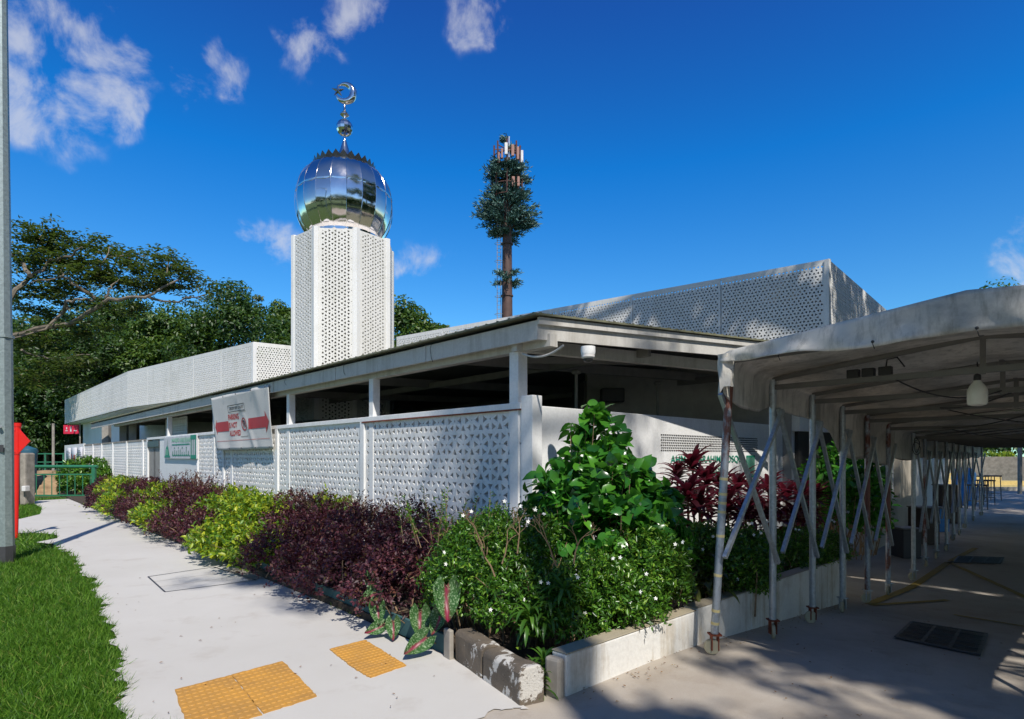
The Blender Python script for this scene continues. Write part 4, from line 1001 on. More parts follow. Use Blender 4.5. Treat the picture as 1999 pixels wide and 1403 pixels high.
        # drooping corner wrap
        c = Vector((L.x, L.y, HT+.02))+Vector((.03, .03, 0)); V = []
        for jv in range(6):
            for iu in range(9):
                a = R(150+iu*26); rr_ = .055+.01*math.sin(iu*2+jv)
                V.append(c+Vector((math.cos(a)*rr_-.02, math.sin(a)*rr_-.01, -jv*.05-(.05 if iu in (1, 2) and jv == 5 else 0))))
        mb = MB(); mb.add(V, [(j*9+i, j*9+i+1, (j+1)*9+i+1, (j+1)*9+i) for j in range(5) for i in range(8)]); o = mb.build('corner_wrap', M['tarp'], t, smooth=True)
        # yellow tape on the first leg
        P = Vector(LEG[0])
        for (z, tl) in ((1.38, .25), (1.26, .2), (1.19, .3), (1.12, .2), (.93, .1), (.62, .3), (.34, .3), (.24, .2)):
            lean = Vector((.128, .0))*((z-.17)/(2.15)); c = Vector((P.x+lean.x, P.y+lean.y, z)); ax = Vector((tl*.35, -.2*tl, 1)).normalized()
            MB().tube([c-ax*.011, c+ax*.011], .0325, 14).build('yellow_tape', M['tape'], tape_leg)
    return t
cv1 = make_canopy([0, 1, 2, 3, 4, 5], 'near grey tarpaulin canopy with taped rusty corner leg', True)
cv2 = make_canopy(list(range(6, 15)), 'far dark canopy on wheeled steel legs deeper under the shade', False)
# bulb on its cable
bp = Vector((3.39, 4.35, 2.0))
lb = thing('hanging_bulb', 'large unlit led bulb hanging from the canopy tie beam', 'light bulb', bp)
MB().lathe([(.0, -.075), (.03, -.074), (.055, -.066), (.062, -.05), (.0625, .01)], bp, 20).build('diffuser', M['bulb'], lb, smooth=True)
MB().lathe([(.0627, .01), (.061, .04), (.045, .075), (.026, .1), (.02, .115)], bp, 20).build('bulb_housing', M['bulb'], lb, smooth=True)
MB().lathe([(.0, .16), (.012, .158), (.022, .15), (.024, .12), (.02, .105)], bp, 14).build('socket', M['black'], lb, smooth=True)
MB().tube([bp+Vector((0, 0, .155)), bp+Vector((.004, 0, .2)), bp+Vector((0, 0, .245))], .005, 6).build('cable', M['black'], lb)
def catenary(a, b_, sag, n=14): return [Vector(a).lerp(Vector(b_), i/n)+Vector((0, 0, -sag*4*(i/n)*(1-i/n))) for i in range(n+1)]
def on2(tt, k=1): L = Vector(LEG[k]); n = side(k); P = L+n*tt; return Vector((P.x, P.y, gz(L.x, L.y)+HT-.07))
wz = [('black cable drooping from socket box to the hanging bulb', catenary(on2(.95)+Vector((0, -.02, -.02)), on2(1.5, 2)+Vector((0, 0, .0)), .10)+[on2(1.5, 2)]),
      ('dark cable sagging between the second and third tie beams', catenary(on2(1.6, 2), on2(.9, 3), .05)+catenary(on2(.9, 3), on2(2.2, 5), .08)),
      ('long thin cable looped along the deeper canopy frames', catenary(on2(2.1, 2), on2(.6, 5), .10)+catenary(on2(.6, 5), on2(2.4, 7), .12)),
      ('coiled cable hanging on the far canopy leg', [Vector((6.3, 9.3, 1.75))+Vector((.05*math.cos(a_*.7), .02*math.sin(a_), .11*math.sin(a_*.7)-a_*.004)) for a_ in range(22)])]
for lab, pts in wz:
    t = thing('electric_cable', lab, 'cable', pts[0]); MB().tube(pts, .006, 6).build('cable_run', M['black'], t)
pb = on2(.80)+Vector((0, 0, .055)); pt = thing('socket_box', 'black plug sockets resting on the second canopy tie beam', 'plug sockets', pb)
n2 = side(1); n3 = Vector((n2.x, n2.y, 0))
for i, w in enumerate((-.14, -.03, .09)):
    c = pb+n3*w; mb = MB(); mb.box((-.045, -.03, -.035), (.045, .03, .035)); mb.v = [Matrix.Rotation(math.atan2(n2.y, n2.x), 3, 'Z') @ v+c for v in mb.v]
    mb.build('socket' if i < 2 else 'plug', M['black'], pt, bevel=.006)
MB().tube([pb+n3*.09, pb+n3*.10+Vector((0, 0, .09)), pb+n3*.17+Vector((0, 0, .10)), pb+n3*.22+Vector((0, 0, .02))], .006, 6).build('plug_lead', M['black'], pt)
# small cable on eave, camera, speaker
sc = at(1148, 690, 5.95); sc.z = 2.60
cm_ = thing('security_camera', 'white dome security camera under the corner of the eave', 'security camera', sc)
MB().lathe([(.0, .05), (.072, .05), (.074, .0), (.068, -.03)], sc, 20).build('mount', M['white_wall'], cm_, smooth=True)
MB().lathe([(.067, -.03), (.066, -.055), (.05, -.07)], sc, 20).build('shroud', M['antenna_w'], cm_, smooth=True)
MB().lathe([(.05, -.068), (.045, -.09), (.025, -.105), (0, -.11)], sc, 20).build('lens_dome', M['black'], cm_, smooth=True)
ec = thing('white_conduit', 'white flexible conduit drooping under the eave beside the camera', 'conduit', at(1060, 688, 6.2))
MB().tube(catenary(at(1020, 690, 6.5), at(1100, 674, 6.0), .07), .012, 6).build('conduit_run', M['fascia'], ec)
spk = at(1195, 772, 10.4); sk = thing('loudspeaker', 'dark loudspeaker box on the shaded verandah wall', 'loudspeaker', spk)
MB().box(spk-Vector((.2, .12, .12)), spk+Vector((.2, .12, .12))).build('cabinet', M['black'], sk, bevel=.02); MB().lathe0([(.0, -.005), (.09, -.005), (.1, .005)], (0, 0, 0), 16, (1, 1, 1)).build('speaker_cone', M['darkgrey'], sk); sk.children[-1].rotation_euler = (R(90), 0, 0); sk.children[-1].location = (0, -.126, 0)
for px, a_, b_ in ((1655, 0, 0),):
    pass
wd = thing('hanging_wire', 'short dark wires hanging from the eave fascia joints', 'wire', (*el(1.37, .01), EZ)); mb = MB()
for s_, ln in ((1.37, .26), (3.07, .2), (4.72, .16)):
    p = el(s_, .012); mb.tube([(p.x, p.y, EZ-.03), (p.x-.012, p.y-.01, EZ-.09), (p.x-.0, p.y, EZ-ln*.8), (p.x+.02, p.y, EZ-ln)], .0035, 5)
mb.build('wire_run', M['black'], wd)

# ------------------------------------------------------------------ street things on the left
lp = thing('lamp_post', 'tall galvanised octagonal lamp post with black painted base', 'lamp post', (-7.36, 8.65, 0))
c = Vector((-7.36, 8.65, 0)); b2 = Vector((-.045, 0, 0))
MB().tube([c, c+Vector((0, 0, .26))], .128, 8).build('black_base', M['darkgrey'], lp)
MB().tube([c+Vector((0, 0, .26)), c+b2*.35+Vector((0, 0, 3.3))], [.118, .108], 8).build('lower_shaft', M['galv_pole'], lp)
MB().tube([c+b2*.35+Vector((0, 0, 3.3)), c+b2*1.2+Vector((0, 0, 9.3))], [.104, .066], 8).build('upper_shaft', M['galv_pole'], lp)
MB().tube([c+b2*1.2+Vector((0, 0, 9.25)), c+Vector((-.3, .0, 9.75)), c+Vector((-1.2, .1, 10.0))], .035, 8).build('lamp_arm', M['galv_pole'], lp); arm_ = [o for o in lp.children][-1]
MB().ball(c+Vector((-1.5, .12, 10.0)), .3, 12, 8, (1.2, .6, .35)).build('lamp_head', M['antenna_w'], lp, smooth=True)
MB().tube([c+Vector((.02, -.11, 1.98)), c+Vector((.07, -.16, 1.98))], .022, 8).build('latch_bolt', M['galv'], lp)
mb = MB(); mb.box(c+Vector((.02, -.1205, 1.62)), c+Vector((.085, -.115, 1.72))); mb.build('id_plate', M['darkgrey'], lp)
mb = MB(); mb.tube([c+Vector((0, 0, 3.27)), c+Vector((0, 0, 3.31))], .116, 8); mb.build('collar', M['galv_pole'], lp)
rp = gp(30, 1050); rm = thing('red_marker_post', 'bright red post with a red arrow plate beside the lamp post', 'marker post', rp)
MB().tube([rp, rp+Vector((.03, 0, 1.62))], .044, 14).build('post', M['red_paint'], rm, smooth=True)
MB().tube([rp+Vector((.03, 0, 1.6)), rp+Vector((.04, 0, 2.14))], .055, 14).build('sleeve', M['red_paint'], rm, smooth=True)
MB().tube([rp+Vector((.04, 0, 2.12)), rp+Vector((.04, 0, 2.19))], .062, 14).build('cap', M['red_paint'], rm, smooth=True)
mb = MB(); o3 = rp+Vector((.06, -.02, 0)); mb.add([o3+Vector((.02, 0, 1.62)), o3+Vector((.23, .0, 1.84)), o3+Vector((.02, 0, 2.08)), o3+Vector((.02, .02, 1.62)), o3+Vector((.23, .02, 1.84)), o3+Vector((.02, .02, 2.08))], [(0, 1, 2), (5, 4, 3), (0, 3, 4, 1), (1, 4, 5, 2), (2, 5, 3, 0)]); mb.build('arrow_plate', M['red_paint'], rm)
for z in (1.64, 2.05): MB().ball(rp+Vector((.035, -.055, z)), .014, 8, 5).build('bolt', M['red_paint'], rm)
cbp = at(27, 985, 19.0); cbp.z = 0
cb = thing('utility_cabinet', 'dark grey rounded cabinet with pale back behind the red post', 'cabinet', cbp)
MB().box(cbp+Vector((-.5, -.25, .05)), cbp+Vector((.24, .3, 1.68))).build('cabinet_body', M['darkgrey'], cb, bevel=.12)
MB().box(cbp+Vector((.25, -.1, 0)), cbp+Vector((.44, .32, 1.66))).build('back_panel', M['kerbgrey'], cb, bevel=.05)
MB().box(cbp+Vector((.44, -.25, .45)), cbp+Vector((.56, -.05, .62))).build('cable_box', M['antenna_w'], cb, bevel=.02)
cbk = at(55, 878, 24); bk = thing('blue_bin', 'small dark blue bin top showing behind the grey cabinet', 'bin', (cbk.x, cbk.y, 0))
MB().lathe([(.25, 0), (.3, 1.6), (.33, 1.75), (.3, 1.85), (.0, 1.98)], (cbk.x, cbk.y, 0), 16).build('bin_body', plain('dull_blue', (.02, .10, .16)), bk, smooth=True)
# green railing
ra_, rb_ = at(40, 972, 22.2), at(184, 972, 22.2); ra_.z = rb_.z = 0; ra_.x -= 3
rl_ = thing('green_railing', 'green painted steel railing at the end of the footpath', 'railing', rb_)
MB().tube([ra_+Vector((0, 0, 1.17)), rb_+Vector((.12, 0, 1.17))], .06, 10).build('top_rail', M['green_paint'], rl_, smooth=True)
for z in (.88, .10): MB().bar(ra_+Vector((0, 0, z)), rb_+Vector((0, 0, z)), .04, .05).build('mid_rail', M['green_paint'], rl_)
MB().box(rb_+Vector((-.07, -.05, -.2)), rb_+Vector((.05, .05, 1.14))).build('end_post', M['green_paint'], rl_)
bal = None; nb_ = 20
for i in range(nb_):
    p = ra_.lerp(rb_, (i+.5)/nb_); x = MB().bar(p+Vector((0, 0, .1)), p+Vector((0, 0, .88)), .026).build('baluster', M['green_paint'], rl_)
# second railing farther off
f0, f1 = at(40, 905, 36), at(130, 905, 36); rl2 = thing('distant_railing', 'dark green railing in shade under the forest edge', 'railing', (f1.x, f1.y, 0))
for z in (.9, 1.5, 2.0): MB().bar((f0.x-4, f0.y, z-.3), (f1.x+2, f1.y, z-.3), .06).build('rail_bar', M['green_paint'], rl2)
for i in range(9): x = f0.x-4+(f1.x+6-f0.x)*i/8; MB().bar((x, f0.y, 0), (x, f0.y, 1.75), .07).build('rail_post', M['green_paint'], rl2)
mb = MB(); rn = random.Random(9); V = []; N = 24
for j in range(N+1):
    for i in range(N+1):
        u, v = i/N*2-1, j/N*2-1; h = max(0, 1-u*u-v*v); V.append((-20.3+u*3.6, 26.0+v*2.2, -.05+h*.95+(rn.uniform(-.07, .07)*min(1, h*3))))
mb.add(V, [(j*(N+1)+i, j*(N+1)+i+1, (j+1)*(N+1)+i+1, (j+1)*(N+1)+i) for j in range(N) for i in range(N)]); sm = mb.build('earth_mound', M['mould'], None, smooth=True); tag(sm, 'brown heap of bare earth behind the green railing', 'earth mound', kind='stuff')
for (px, py, s_, lb_) in ((146, 935, .22, 'white sack lying on the earth heap'),):
    p = at(100, 950, 25); t = thing('white_sack', lb_, 'sack', p); MB().ball(p, .25, 10, 7, (1.5, .8, .6)).build('sack_body', M['antenna_w'], t, smooth=True)
for i, (px, py) in enumerate(()):
    p = at(px, py, 18.7); t = thing('white_pipe_stub', ('upper' if i == 0 else 'lower')+' short white pipe stub beside the grey cabinet', 'pipe'); WL.pop(t, None) if False else None
    break
p = at(139, 838, 38); rs_g = thing('red_sign', 'small red sign with white figures under the far roof corner', 'sign', (p.x, p.y, 0))
MB().box((p.x-.48, p.y-.02, p.z-.28), (p.x+.48, p.y+.02, p.z+.28)).build('sign_plate', plain('crimson_sign', (.62, .02, .06), .5), rs_g)
Qs = [(p.x-.48, p.y-.022, p.z+.28), (p.x+.48, p.y-.022, p.z+.28), (p.x+.48, p.y-.022, p.z-.28), (p.x-.48, p.y-.022, p.z-.28)]
on_quad(Qs, [words('1', .46, .25, .55, .8, .03), rect(.15, .3, .3, .38), rect(.2, .5, .26, .75), rect(.7, .3, .88, .42)], 'sign_figures', M['paper'], rs_g, .02)
MB().bar((p.x+.52, p.y+.05, 0), (p.x+.52, p.y+.05, p.z+.4), .06).build('sign_post', M['kerbgrey'], rs_g)
gl = at(104, 850, 30); gq = thing('slim_grey_pole', 'slim grey pole standing in front of the dark forest', 'pole', (gl.x, gl.y, 0)); MB().tube([(gl.x, gl.y, 0), (gl.x, gl.y, 3.2)], .06, 8).build('pole_shaft', M['kerbgrey'], gq)

# ------------------------------------------------------------------ disguised mast
mx_, my_ = at(990, 600, 46).x, 46.0
ms_ = thing('tree_mast', 'tall brown telecom mast disguised as a pine with white antennas', 'telecom mast', (mx_, my_, 0))
MB().tube([(mx_, my_, 0), (mx_, my_, 12), (mx_, my_, 22), (mx_, my_, 24.5)], [.46, .42, .33, .25], 16).build('trunk', M['pylon'], ms_, smooth=True)
for z in (8.3, 13.9, 17.9): MB().lathe([(.40, -.06), (.47, -.05), (.47, .05), (.40, .06)], (mx_, my_, z), 16).build('flange', M['pylon'], ms_)
mb = MB()
for s_ in (-.14, .14): mb.bar((mx_-.62+s_, my_-.25, 6), (mx_-.62+s_, my_-.25, 22.5), .035)
for i in range(54): mb.bar((mx_-.76, my_-.25, 6+i*.31), (mx_-.48, my_-.25, 6+i*.31), .025)
for i in range(12):
    z = 7+i*1.35; mb.tube([(mx_-.62+.33*math.cos(a_), my_-.35+.3*math.sin(a_), z) for a_ in [R(180+q*30) for q in range(0, 13)]], .015, 4)
mb.build('caged_ladder', M['kerbgrey'], ms_)
mb = MB()
for z0, z1, r in ((21.3, 23.2, 1.15), (23.7, 25.5, 1.0)):
    for k in range(8):
        a_ = R(45*k); x, y = mx_+r*math.cos(a_), my_+r*math.sin(a_); mb.bar((x, y, z0), (x, y, z1), .09)
        for z in (z0+.3, z1-.3): mb.bar((mx_, my_, z), (x, y, z), .06)
    for z in (z0+.1, (z0+z1)/2): mb.tube([(mx_+r*math.cos(R(q*22.5)), my_+r*math.sin(R(q*22.5)), z) for q in range(17)], .04, 5)
mb.build('antenna_frame', plain('frame_brown', (.13, .06, .05)), ms_)
MB().bar((mx_+.15, my_, 24.3), (mx_+.15, my_, 26.2), .06).build('lightning_rod', M['antenna_w'], ms_)
for (px, py0, py1, w, mt) in ((988, 279, 302, 6, 'antenna_w'), (1019, 294, 318, 5, 'antenna_w'), (1001, 283, 305, 6, 'antenna_b'), (1011, 287, 312, 5, 'antenna_b'), (1002, 345, 364, 6, 'antenna_b'), (1012, 345, 364, 5, 'antenna_b'), (974, 298, 318, 4, 'antenna_b'), (980, 290, 310, 4, 'antenna_b')):
    a_, b_ = at(px, py0, my_-1.15), at(px, py1, my_-1.15); hw = w/2/F*45
    MB().box((a_.x-hw, a_.y-.12, b_.z), (a_.x+hw, a_.y+.08, a_.z)).build('antenna', M[mt], ms_, bevel=.04)

# ------------------------------------------------------------------ far end of the driveway
st = thing('yellow_steps', 'broad sunlit yellow steps beyond the canopies', 'steps', (26.5, 34, -.4))
for i in range(6): MB().box((23.5-.0*i, 37+i*.9, -.6), (34-1.1*i, 37.9+i*.9, -.25+i*.22)).build('step', M['steps'], st)
mb = MB(); mb.box((21.5, 33.5, -.6), (36, 33.8, -.18)); t = thing('low_retaining_wall', 'low grey retaining wall below the yellow steps', 'retaining wall', (26, 33.5, 0)); mb.build('wall_body', M['cream_wall'], t)
t = thing('curved_planter', 'grey raised planter wall carrying a clipped green hedge', 'planter', (27, 43, 0))
mb = MB()
for i in range(14):
    a_, b_ = (24+i*.75, 43.5-.02*i*i, 0), (24+(i+1)*.75, 43.5-.02*(i+1)**2, 0); mb.wall(a_, b_, -.4, 1.52, .3)
mb.build('wall_body', M['kerbgrey'], t)
for px, lab in ((1998, 'slim white post at the open end of the canopy'),):
    p = at(1991, 960, 31); t = thing('white_post', lab, 'post', (p.x, p.y, -.4)); MB().box((p.x-.07, p.y-.07, -.45), (p.x+.07, p.y+.07, 2.7)).build('post_shaft', M['kerbgrey'], t); MB().bar((p.x, p.y, 2.66), (p.x+9, p.y, 2.66), .1).build('post_beam', M['kerbgrey'], t)
p = at(1977, 862, 34); t = thing('red_framed_sign', 'white hanging sign with a red frame at the far end', 'sign', p); MB().box((p.x-.42, p.y-.03, p.z-.18), (p.x+.42, p.y+.03, p.z+.12)).build('sign_face', M['paper'], t)
MB().box((p.x-.44, p.y-.05, p.z+.06), (p.x+.44, p.y-.035, p.z+.14)).build('red_band', M['red_paint'], t)
# blue parasol (folded dome) and stools
p = at(1881, 940, 24); p.z = 0; pz = -.4
t = thing('blue_water_tank', 'bright blue domed plastic tank between the far canopy legs', 'water tank', (p.x, p.y, pz))
MB().lathe([(.38, .0), (.40, .5), (.40, 1.0), (.42, 1.02), (.41, 1.25), (.33, 1.42), (.16, 1.5), (0, 1.52)], (p.x, p.y, pz), 24).build('tank_body', M['blue'], t, smooth=True)
for i, (px, Y) in enumerate(((1908, 22), (1924, 24), (1938, 26.5), (1916, 29))):
    p = at(px, 950, Y); t = thing('bar_stool', ['nearest dark bar stool beside the blue tank', 'second dark bar stool behind the nearest stool', 'tall dark bar stool nearest the yellow steps', 'farthest dark bar stool at the end of the row'][i], 'stool', (p.x, p.y, -.4), 'bar stools under the canopy')
    h = (.86, .95, 1.05, .95)[i]; MB().box((p.x-.26, p.y-.2, -.4+h), (p.x+.26, p.y+.2, -.4+h+.06)).build('seat', M['stool'], t, bevel=.02)
    for dx in (-.2, .2):
        for dy in (-.16, .16): MB().bar((p.x+dx*1.15, p.y+dy*1.15, -.4), (p.x+dx, p.y+dy, -.4+h), .035).build('leg', M['tent_bar'], t)
    MB().bar((p.x-.22, p.y-.18, -.1), (p.x+.22, p.y-.18, -.1), .025).build('footrest', M['tent_bar'], t); MB().bar((p.x-.22, p.y+.18, -.1), (p.x+.22, p.y+.18, -.1), .025).build('footrest', M['tent_bar'], t)

for i, (px, Y, w_, h_, mt_, lab_) in enumerate(((1768, 11.6, .35, .55, 'darkgrey', 'dark grey storage crate against the cream wall'), (1803, 13.4, .45, .8, 'stool', 'brown wooden cupboard behind the far canopy legs'), (1828, 15.6, .4, .6, 'blue', 'small blue crate behind the far canopy legs'), (1846, 17.5, .5, 1.1, 'stool', 'tall dark cupboard beside the blue tank'))):
    p = at(px, 1000, Y); b0 = gz(p.x, Y); t = thing('storage_box', lab_, 'storage box', (p.x, p.y, b0))
    MB().box((p.x-w_/2, p.y-.2, b0), (p.x+w_/2, p.y+.2, b0+h_)).build('box_body', M[mt_], t, bevel=.015)
    MB().box((p.x-w_/2-.02, p.y-.22, b0+h_), (p.x+w_/2+.02, p.y+.22, b0+h_+.03)).build('box_lid', M['tent_bar'], t, bevel=.008)
# ------------------------------------------------------------------ foliage engine
RG = np.random.default_rng(12)
def nrm(a): return a/np.maximum(np.linalg.norm(a, axis=-1, keepdims=True), 1e-9)
T2 = (np.array([(0, 0, 0), (.5, .42, .14), (0, 1, 0), (-.5, .42, .14)]), [(0, 1, 2), (0, 2, 3)])
T6 = (np.array([(0, 0, 0), (.40, .22, .10), (.46, .55, .10), (0, 1, -.12), (-.46, .55, .10), (-.40, .22, .10), (0, .3, 0), (0, .65, 0)]),
      [(0, 1, 6), (1, 2, 7, 6), (2, 3, 7), (0, 6, 5), (5, 6, 7, 4), (4, 7, 3)])
TH = (np.array([(0, .08, 0), (.26, -.06, .04), (.48, .12, .10), (.50, .35, .12), (.32, .68, .05), (0, 1.05, -.16), (-.32, .68, .05), (-.50, .35, .12), (-.48, .12, .10), (-.26, -.06, .04), (0, .38, -.0), (0, .7, -.03)]),
      [(0, 1, 2, 10), (2, 3, 10), (3, 4, 11, 10), (4, 5, 11), (0, 10, 8, 9), (8, 10, 7), (7, 10, 11, 6), (6, 11, 5)])
T1 = (np.array([(-.5, 0, 0), (.5, 0, 0), (.5, 1, .05), (-.5, 1, .05)]), [(0, 1, 2, 3)])
def leaf_mesh(name, P, D, N, L, Wd, tpl, mat, parent=None, uv=False, smooth=False):
    tv, tf = tpl; n = len(P); k = len(tv)
    D = nrm(D); X = np.cross(D, N); X = nrm(X+1e-6); N2 = np.cross(X, D)
    L = np.broadcast_to(np.asarray(L, float), (n,)); Wd = np.broadcast_to(np.asarray(Wd, float), (n,))
    V = P[:, None, :]+X[:, None, :]*(tv[None, :, 0, None]*Wd[:, None, None])+D[:, None, :]*(tv[None, :, 1, None]*L[:, None, None])+N2[:, None, :]*(tv[None, :, 2, None]*L[:, None, None])
    WLp = np.array(WL.get(parent, Vector((0, 0, 0)))); V = V.reshape(-1, 3)-WLp
    lt = np.concatenate([np.array(f) for f in tf]); ls = np.array([len(f) for f in tf])
    loops = (lt[None, :]+(np.arange(n)*k)[:, None]).ravel(); sizes = np.tile(ls, n); starts = np.concatenate([[0], np.cumsum(sizes)[:-1]])
    me = bpy.data.meshes.new(name); me.vertices.add(len(V)); me.vertices.foreach_set('co', V.astype(np.float32).ravel())
    me.loops.add(len(loops)); me.loops.foreach_set('vertex_index', loops.astype(np.int32)); me.polygons.add(len(sizes)); me.polygons.foreach_set('loop_start', starts.astype(np.int32))
    try: me.polygons.foreach_set('loop_total', sizes.astype(np.int32))
    except Exception: pass
    if smooth: me.polygons.foreach_set('use_smooth', np.ones(len(sizes), bool))
    me.update(calc_edges=True); me.validate()
    if uv:
        u = me.uv_layers.new(name='UVMap'); co = tv[:, :2][loops % k]; u.data.foreach_set('uv', co.astype(np.float32).ravel())
    return link(name, me, mat, parent)
def sph(n): v = RG.normal(size=(n, 3)); return nrm(v)
def shoots(blobs, nsh, per, slen, lo=-.35, inner=.78, up=.25):
    """points and directions of leaves along short shoots that end near the surface of a union of ellipsoids"""
    B = np.array(blobs, float); w = (B[:, 3]*B[:, 4]+B[:, 3]*B[:, 5]+B[:, 4]*B[:, 5]); idx = RG.choice(len(B), nsh*2, p=w/w.sum())
    d = sph(nsh*2); ok = d[:, 2] > lo; d = d[ok][:nsh]; idx = idx[ok][:nsh]; b = B[idx]
    r = inner+(1.08-inner)*RG.random(len(d))**.6; r = np.where(RG.random(len(d)) < .07, r*1.17, r); tip = b[:, :3]+d*b[:, 3:6]*r[:, None]
    sdir = nrm(d/b[:, 3:6]*b[:, 3:6].mean(1, keepdims=True)+RG.normal(size=d.shape)*.45+np.array([0, 0, up]))
    n = len(d); t = np.tile(np.arange(per)/per, n)[:, None]; ti = np.repeat(tip, per, 0); si = np.repeat(sdir, per, 0)
    P = ti-si*t*slen; rnd = sph(n*per); side_ = nrm(np.cross(si, rnd)); D = nrm(si*(.35+.4*(1-t))+side_*.9+np.array([0, 0, -.05]))
    N = nrm(np.repeat(d, per, 0)*.8+np.array([0, 0, .8])+RG.normal(size=P.shape)*.45); return P, D, N, tip, sdir
def shrub(name, label, cat, blobs, mat, nsh, per, slen, L, Wd, tpl=T2, group=None, twigs=True, lo=-.4, base=None, part='foliage', kw={}):
    c = np.array(blobs)[:, :3].mean(0); base = base or (c[0], c[1], 0.0)
    t = thing(name, label, cat, base, group)
    P, D, N, tip, sd = shoots(blobs, nsh, per, slen, lo, **kw); keep = P[:, 2] > .02
    P, D, N = P[keep], D[keep], N[keep]; sc_ = .7+.6*RG.random(len(P))
    leaf_mesh(part, P, D, N, L*sc_, Wd*sc_, tpl, mat, t)
    if twigs:
        mb = MB(); step = max(1, len(tip)//60)
        for i in range(0, len(tip), step):
            b = min(blobs, key=lambda q: (q[0]-tip[i][0])**2+(q[1]-tip[i][1])**2); a = Vector((b[0]+RG.normal()*.08, b[1]+RG.normal()*.08, 0.05)); e = Vector(tip[i]); m = a.lerp(e, .55)+Vector((RG.normal()*.04, RG.normal()*.04, .05))
            mb.tube([a, m, e], [.010, .006, .002], 4, False)
        mb.build('stems', M['twig'], t)
    return t
# ---- hedge along the fence
def hb(px0, px1, zt, n, rr=.5, jz=.08):
    """blobs filling the bed between the picture columns px0 (left) and px1 (right)"""
    o_ = []
    for i in range(n):
        for off in (.45, 1.05, 1.5):
            a_, b_ = fs(px1, off), fs(px0, off); pad = min(rr*.6, (b_-a_)*.3); s = a_+pad+(b_-a_-2*pad)*(i+RG.uniform(.3, .7))/n; p = fl(s, off); h = zt*(1+RG.uniform(-jz, jz))*(1 if off < 1.2 else .72)
            o_.append((p.x, p.y, h*.48, rr*RG.uniform(.85, 1.15), rr*RG.uniform(.85, 1.15), h*.52))
    return o_
HG = 'clipped colour bands of the hedge'
shrub('hedge_shrub', 'large dark purple shrub nearest the white flowering corner', 'shrub', hb(520, 890, .93, 4, .52)+[(.0-.35, 5.9, .55, .45, .4, .42)], M['l_purple'], 4200, 11, .17, .042, .026, T2, HG)
shrub('hedge_shrub', 'large yellow green shrub spilling onto the footpath', 'shrub', hb(405, 560, .90, 4, .52)+[(*fl(2.9, .35), .5, .5, .5, .5), (*fl(3.3, 1.7), .3, .4, .4, .3)], M['l_yellow'], 1700, 9, .22, .085, .040, T6, HG)
shrub('hedge_shrub', 'reddish purple shrub below the parking banner', 'shrub', hb(338, 440, .98, 3, .5), M['l_purple'], 2600, 10, .17, .045, .028, T2, HG)
shrub('hedge_shrub', 'rounded yellow green shrub below the green signboard', 'shrub', hb(285, 362, .88, 3, .5), M['l_yellow'], 1100, 8, .22, .085, .042, T2, HG)
shrub('hedge_shrub', 'dull purple shrub in front of the glass gate', 'shrub', hb(246, 310, .92, 3, .5), M['l_purple'], 1700, 9, .17, .05, .03, T2, HG)
shrub('hedge_shrub', 'distant yellow green shrub beside the narrow fence panels', 'shrub', hb(214, 262, .88, 3, .5), M['l_yellow'], 800, 8, .22, .09, .045, T2, HG)
shrub('hedge_shrub', 'farthest small purple shrub near the green railing', 'shrub', hb(194, 220, .8, 3, .5), M['l_purple'], 800, 8, .16, .055, .035, T2, HG)
# loose taller sprays above two of the bands
def sprays(label, s0, s1, z0, z1, n, mat, L, Wd, off=.6, group=None):
    t = thing('wispy_shoots', label, 'shoots', (*fl((s0+s1)/2, off), 0), group); P = []; D = []; N = []; mb = MB()
    for i in range(n):
        s = RG.uniform(s0, s1); b = fl(s, off+RG.uniform(-.35, .35)); a = Vector((b.x, b.y, z0)); e = a+Vector((RG.normal()*.16, RG.normal()*.16, (z1-z0)*RG.uniform(.5, 1)))
        mb.tube([a, e], [.004, .0015], 4, False)
        for k in range(16):
            q = a.lerp(e, .2+.8*k/16); P.append(q); D.append(Vector((RG.normal(), RG.normal(), .5)).normalized()); N.append((RG.normal()*.3, RG.normal()*.3, 1))
    leaf_mesh('foliage', np.array(P), np.array(D), np.array(N), L, Wd, T2, mat, t); mb.build('stems', M['twig'], t)
sprays('thin purple shoots rising above the reddish shrub', 6.1, 8.6, .8, 1.28, 46, M['l_purple'], .05, .028)
sprays('thin bronze shoots rising from the near purple shrub', .3, 3.0, .75, 1.12, 44, M['l_brown'], .038, .022, .7)
sprays('thin green shoots standing above the corner jasmine', -.7, .15, .75, 1.3, 20, M['l_jas'], .055, .02, 1.25)
sprays('bronze leafed shoots among the reddish shrub below the banner', 5.8, 6.9, .55, 1.0, 40, M['l_brown'], .055, .03, .9)
p_ = [fl(s, 1.1) for s in (17.5, 18.6, 20)]
shrub('green_bush', 'rounded dark green bush behind the green railing', 'bush', [(-17.2, 24.2, .75, 1.0, .9, .75), (-16.3, 23.9, .55, .8, .7, .5), (p_[0].x, p_[0].y, .35, .6, .6, .4)], M['l_jas'], 1100, 8, .25, .12, .06, T2)
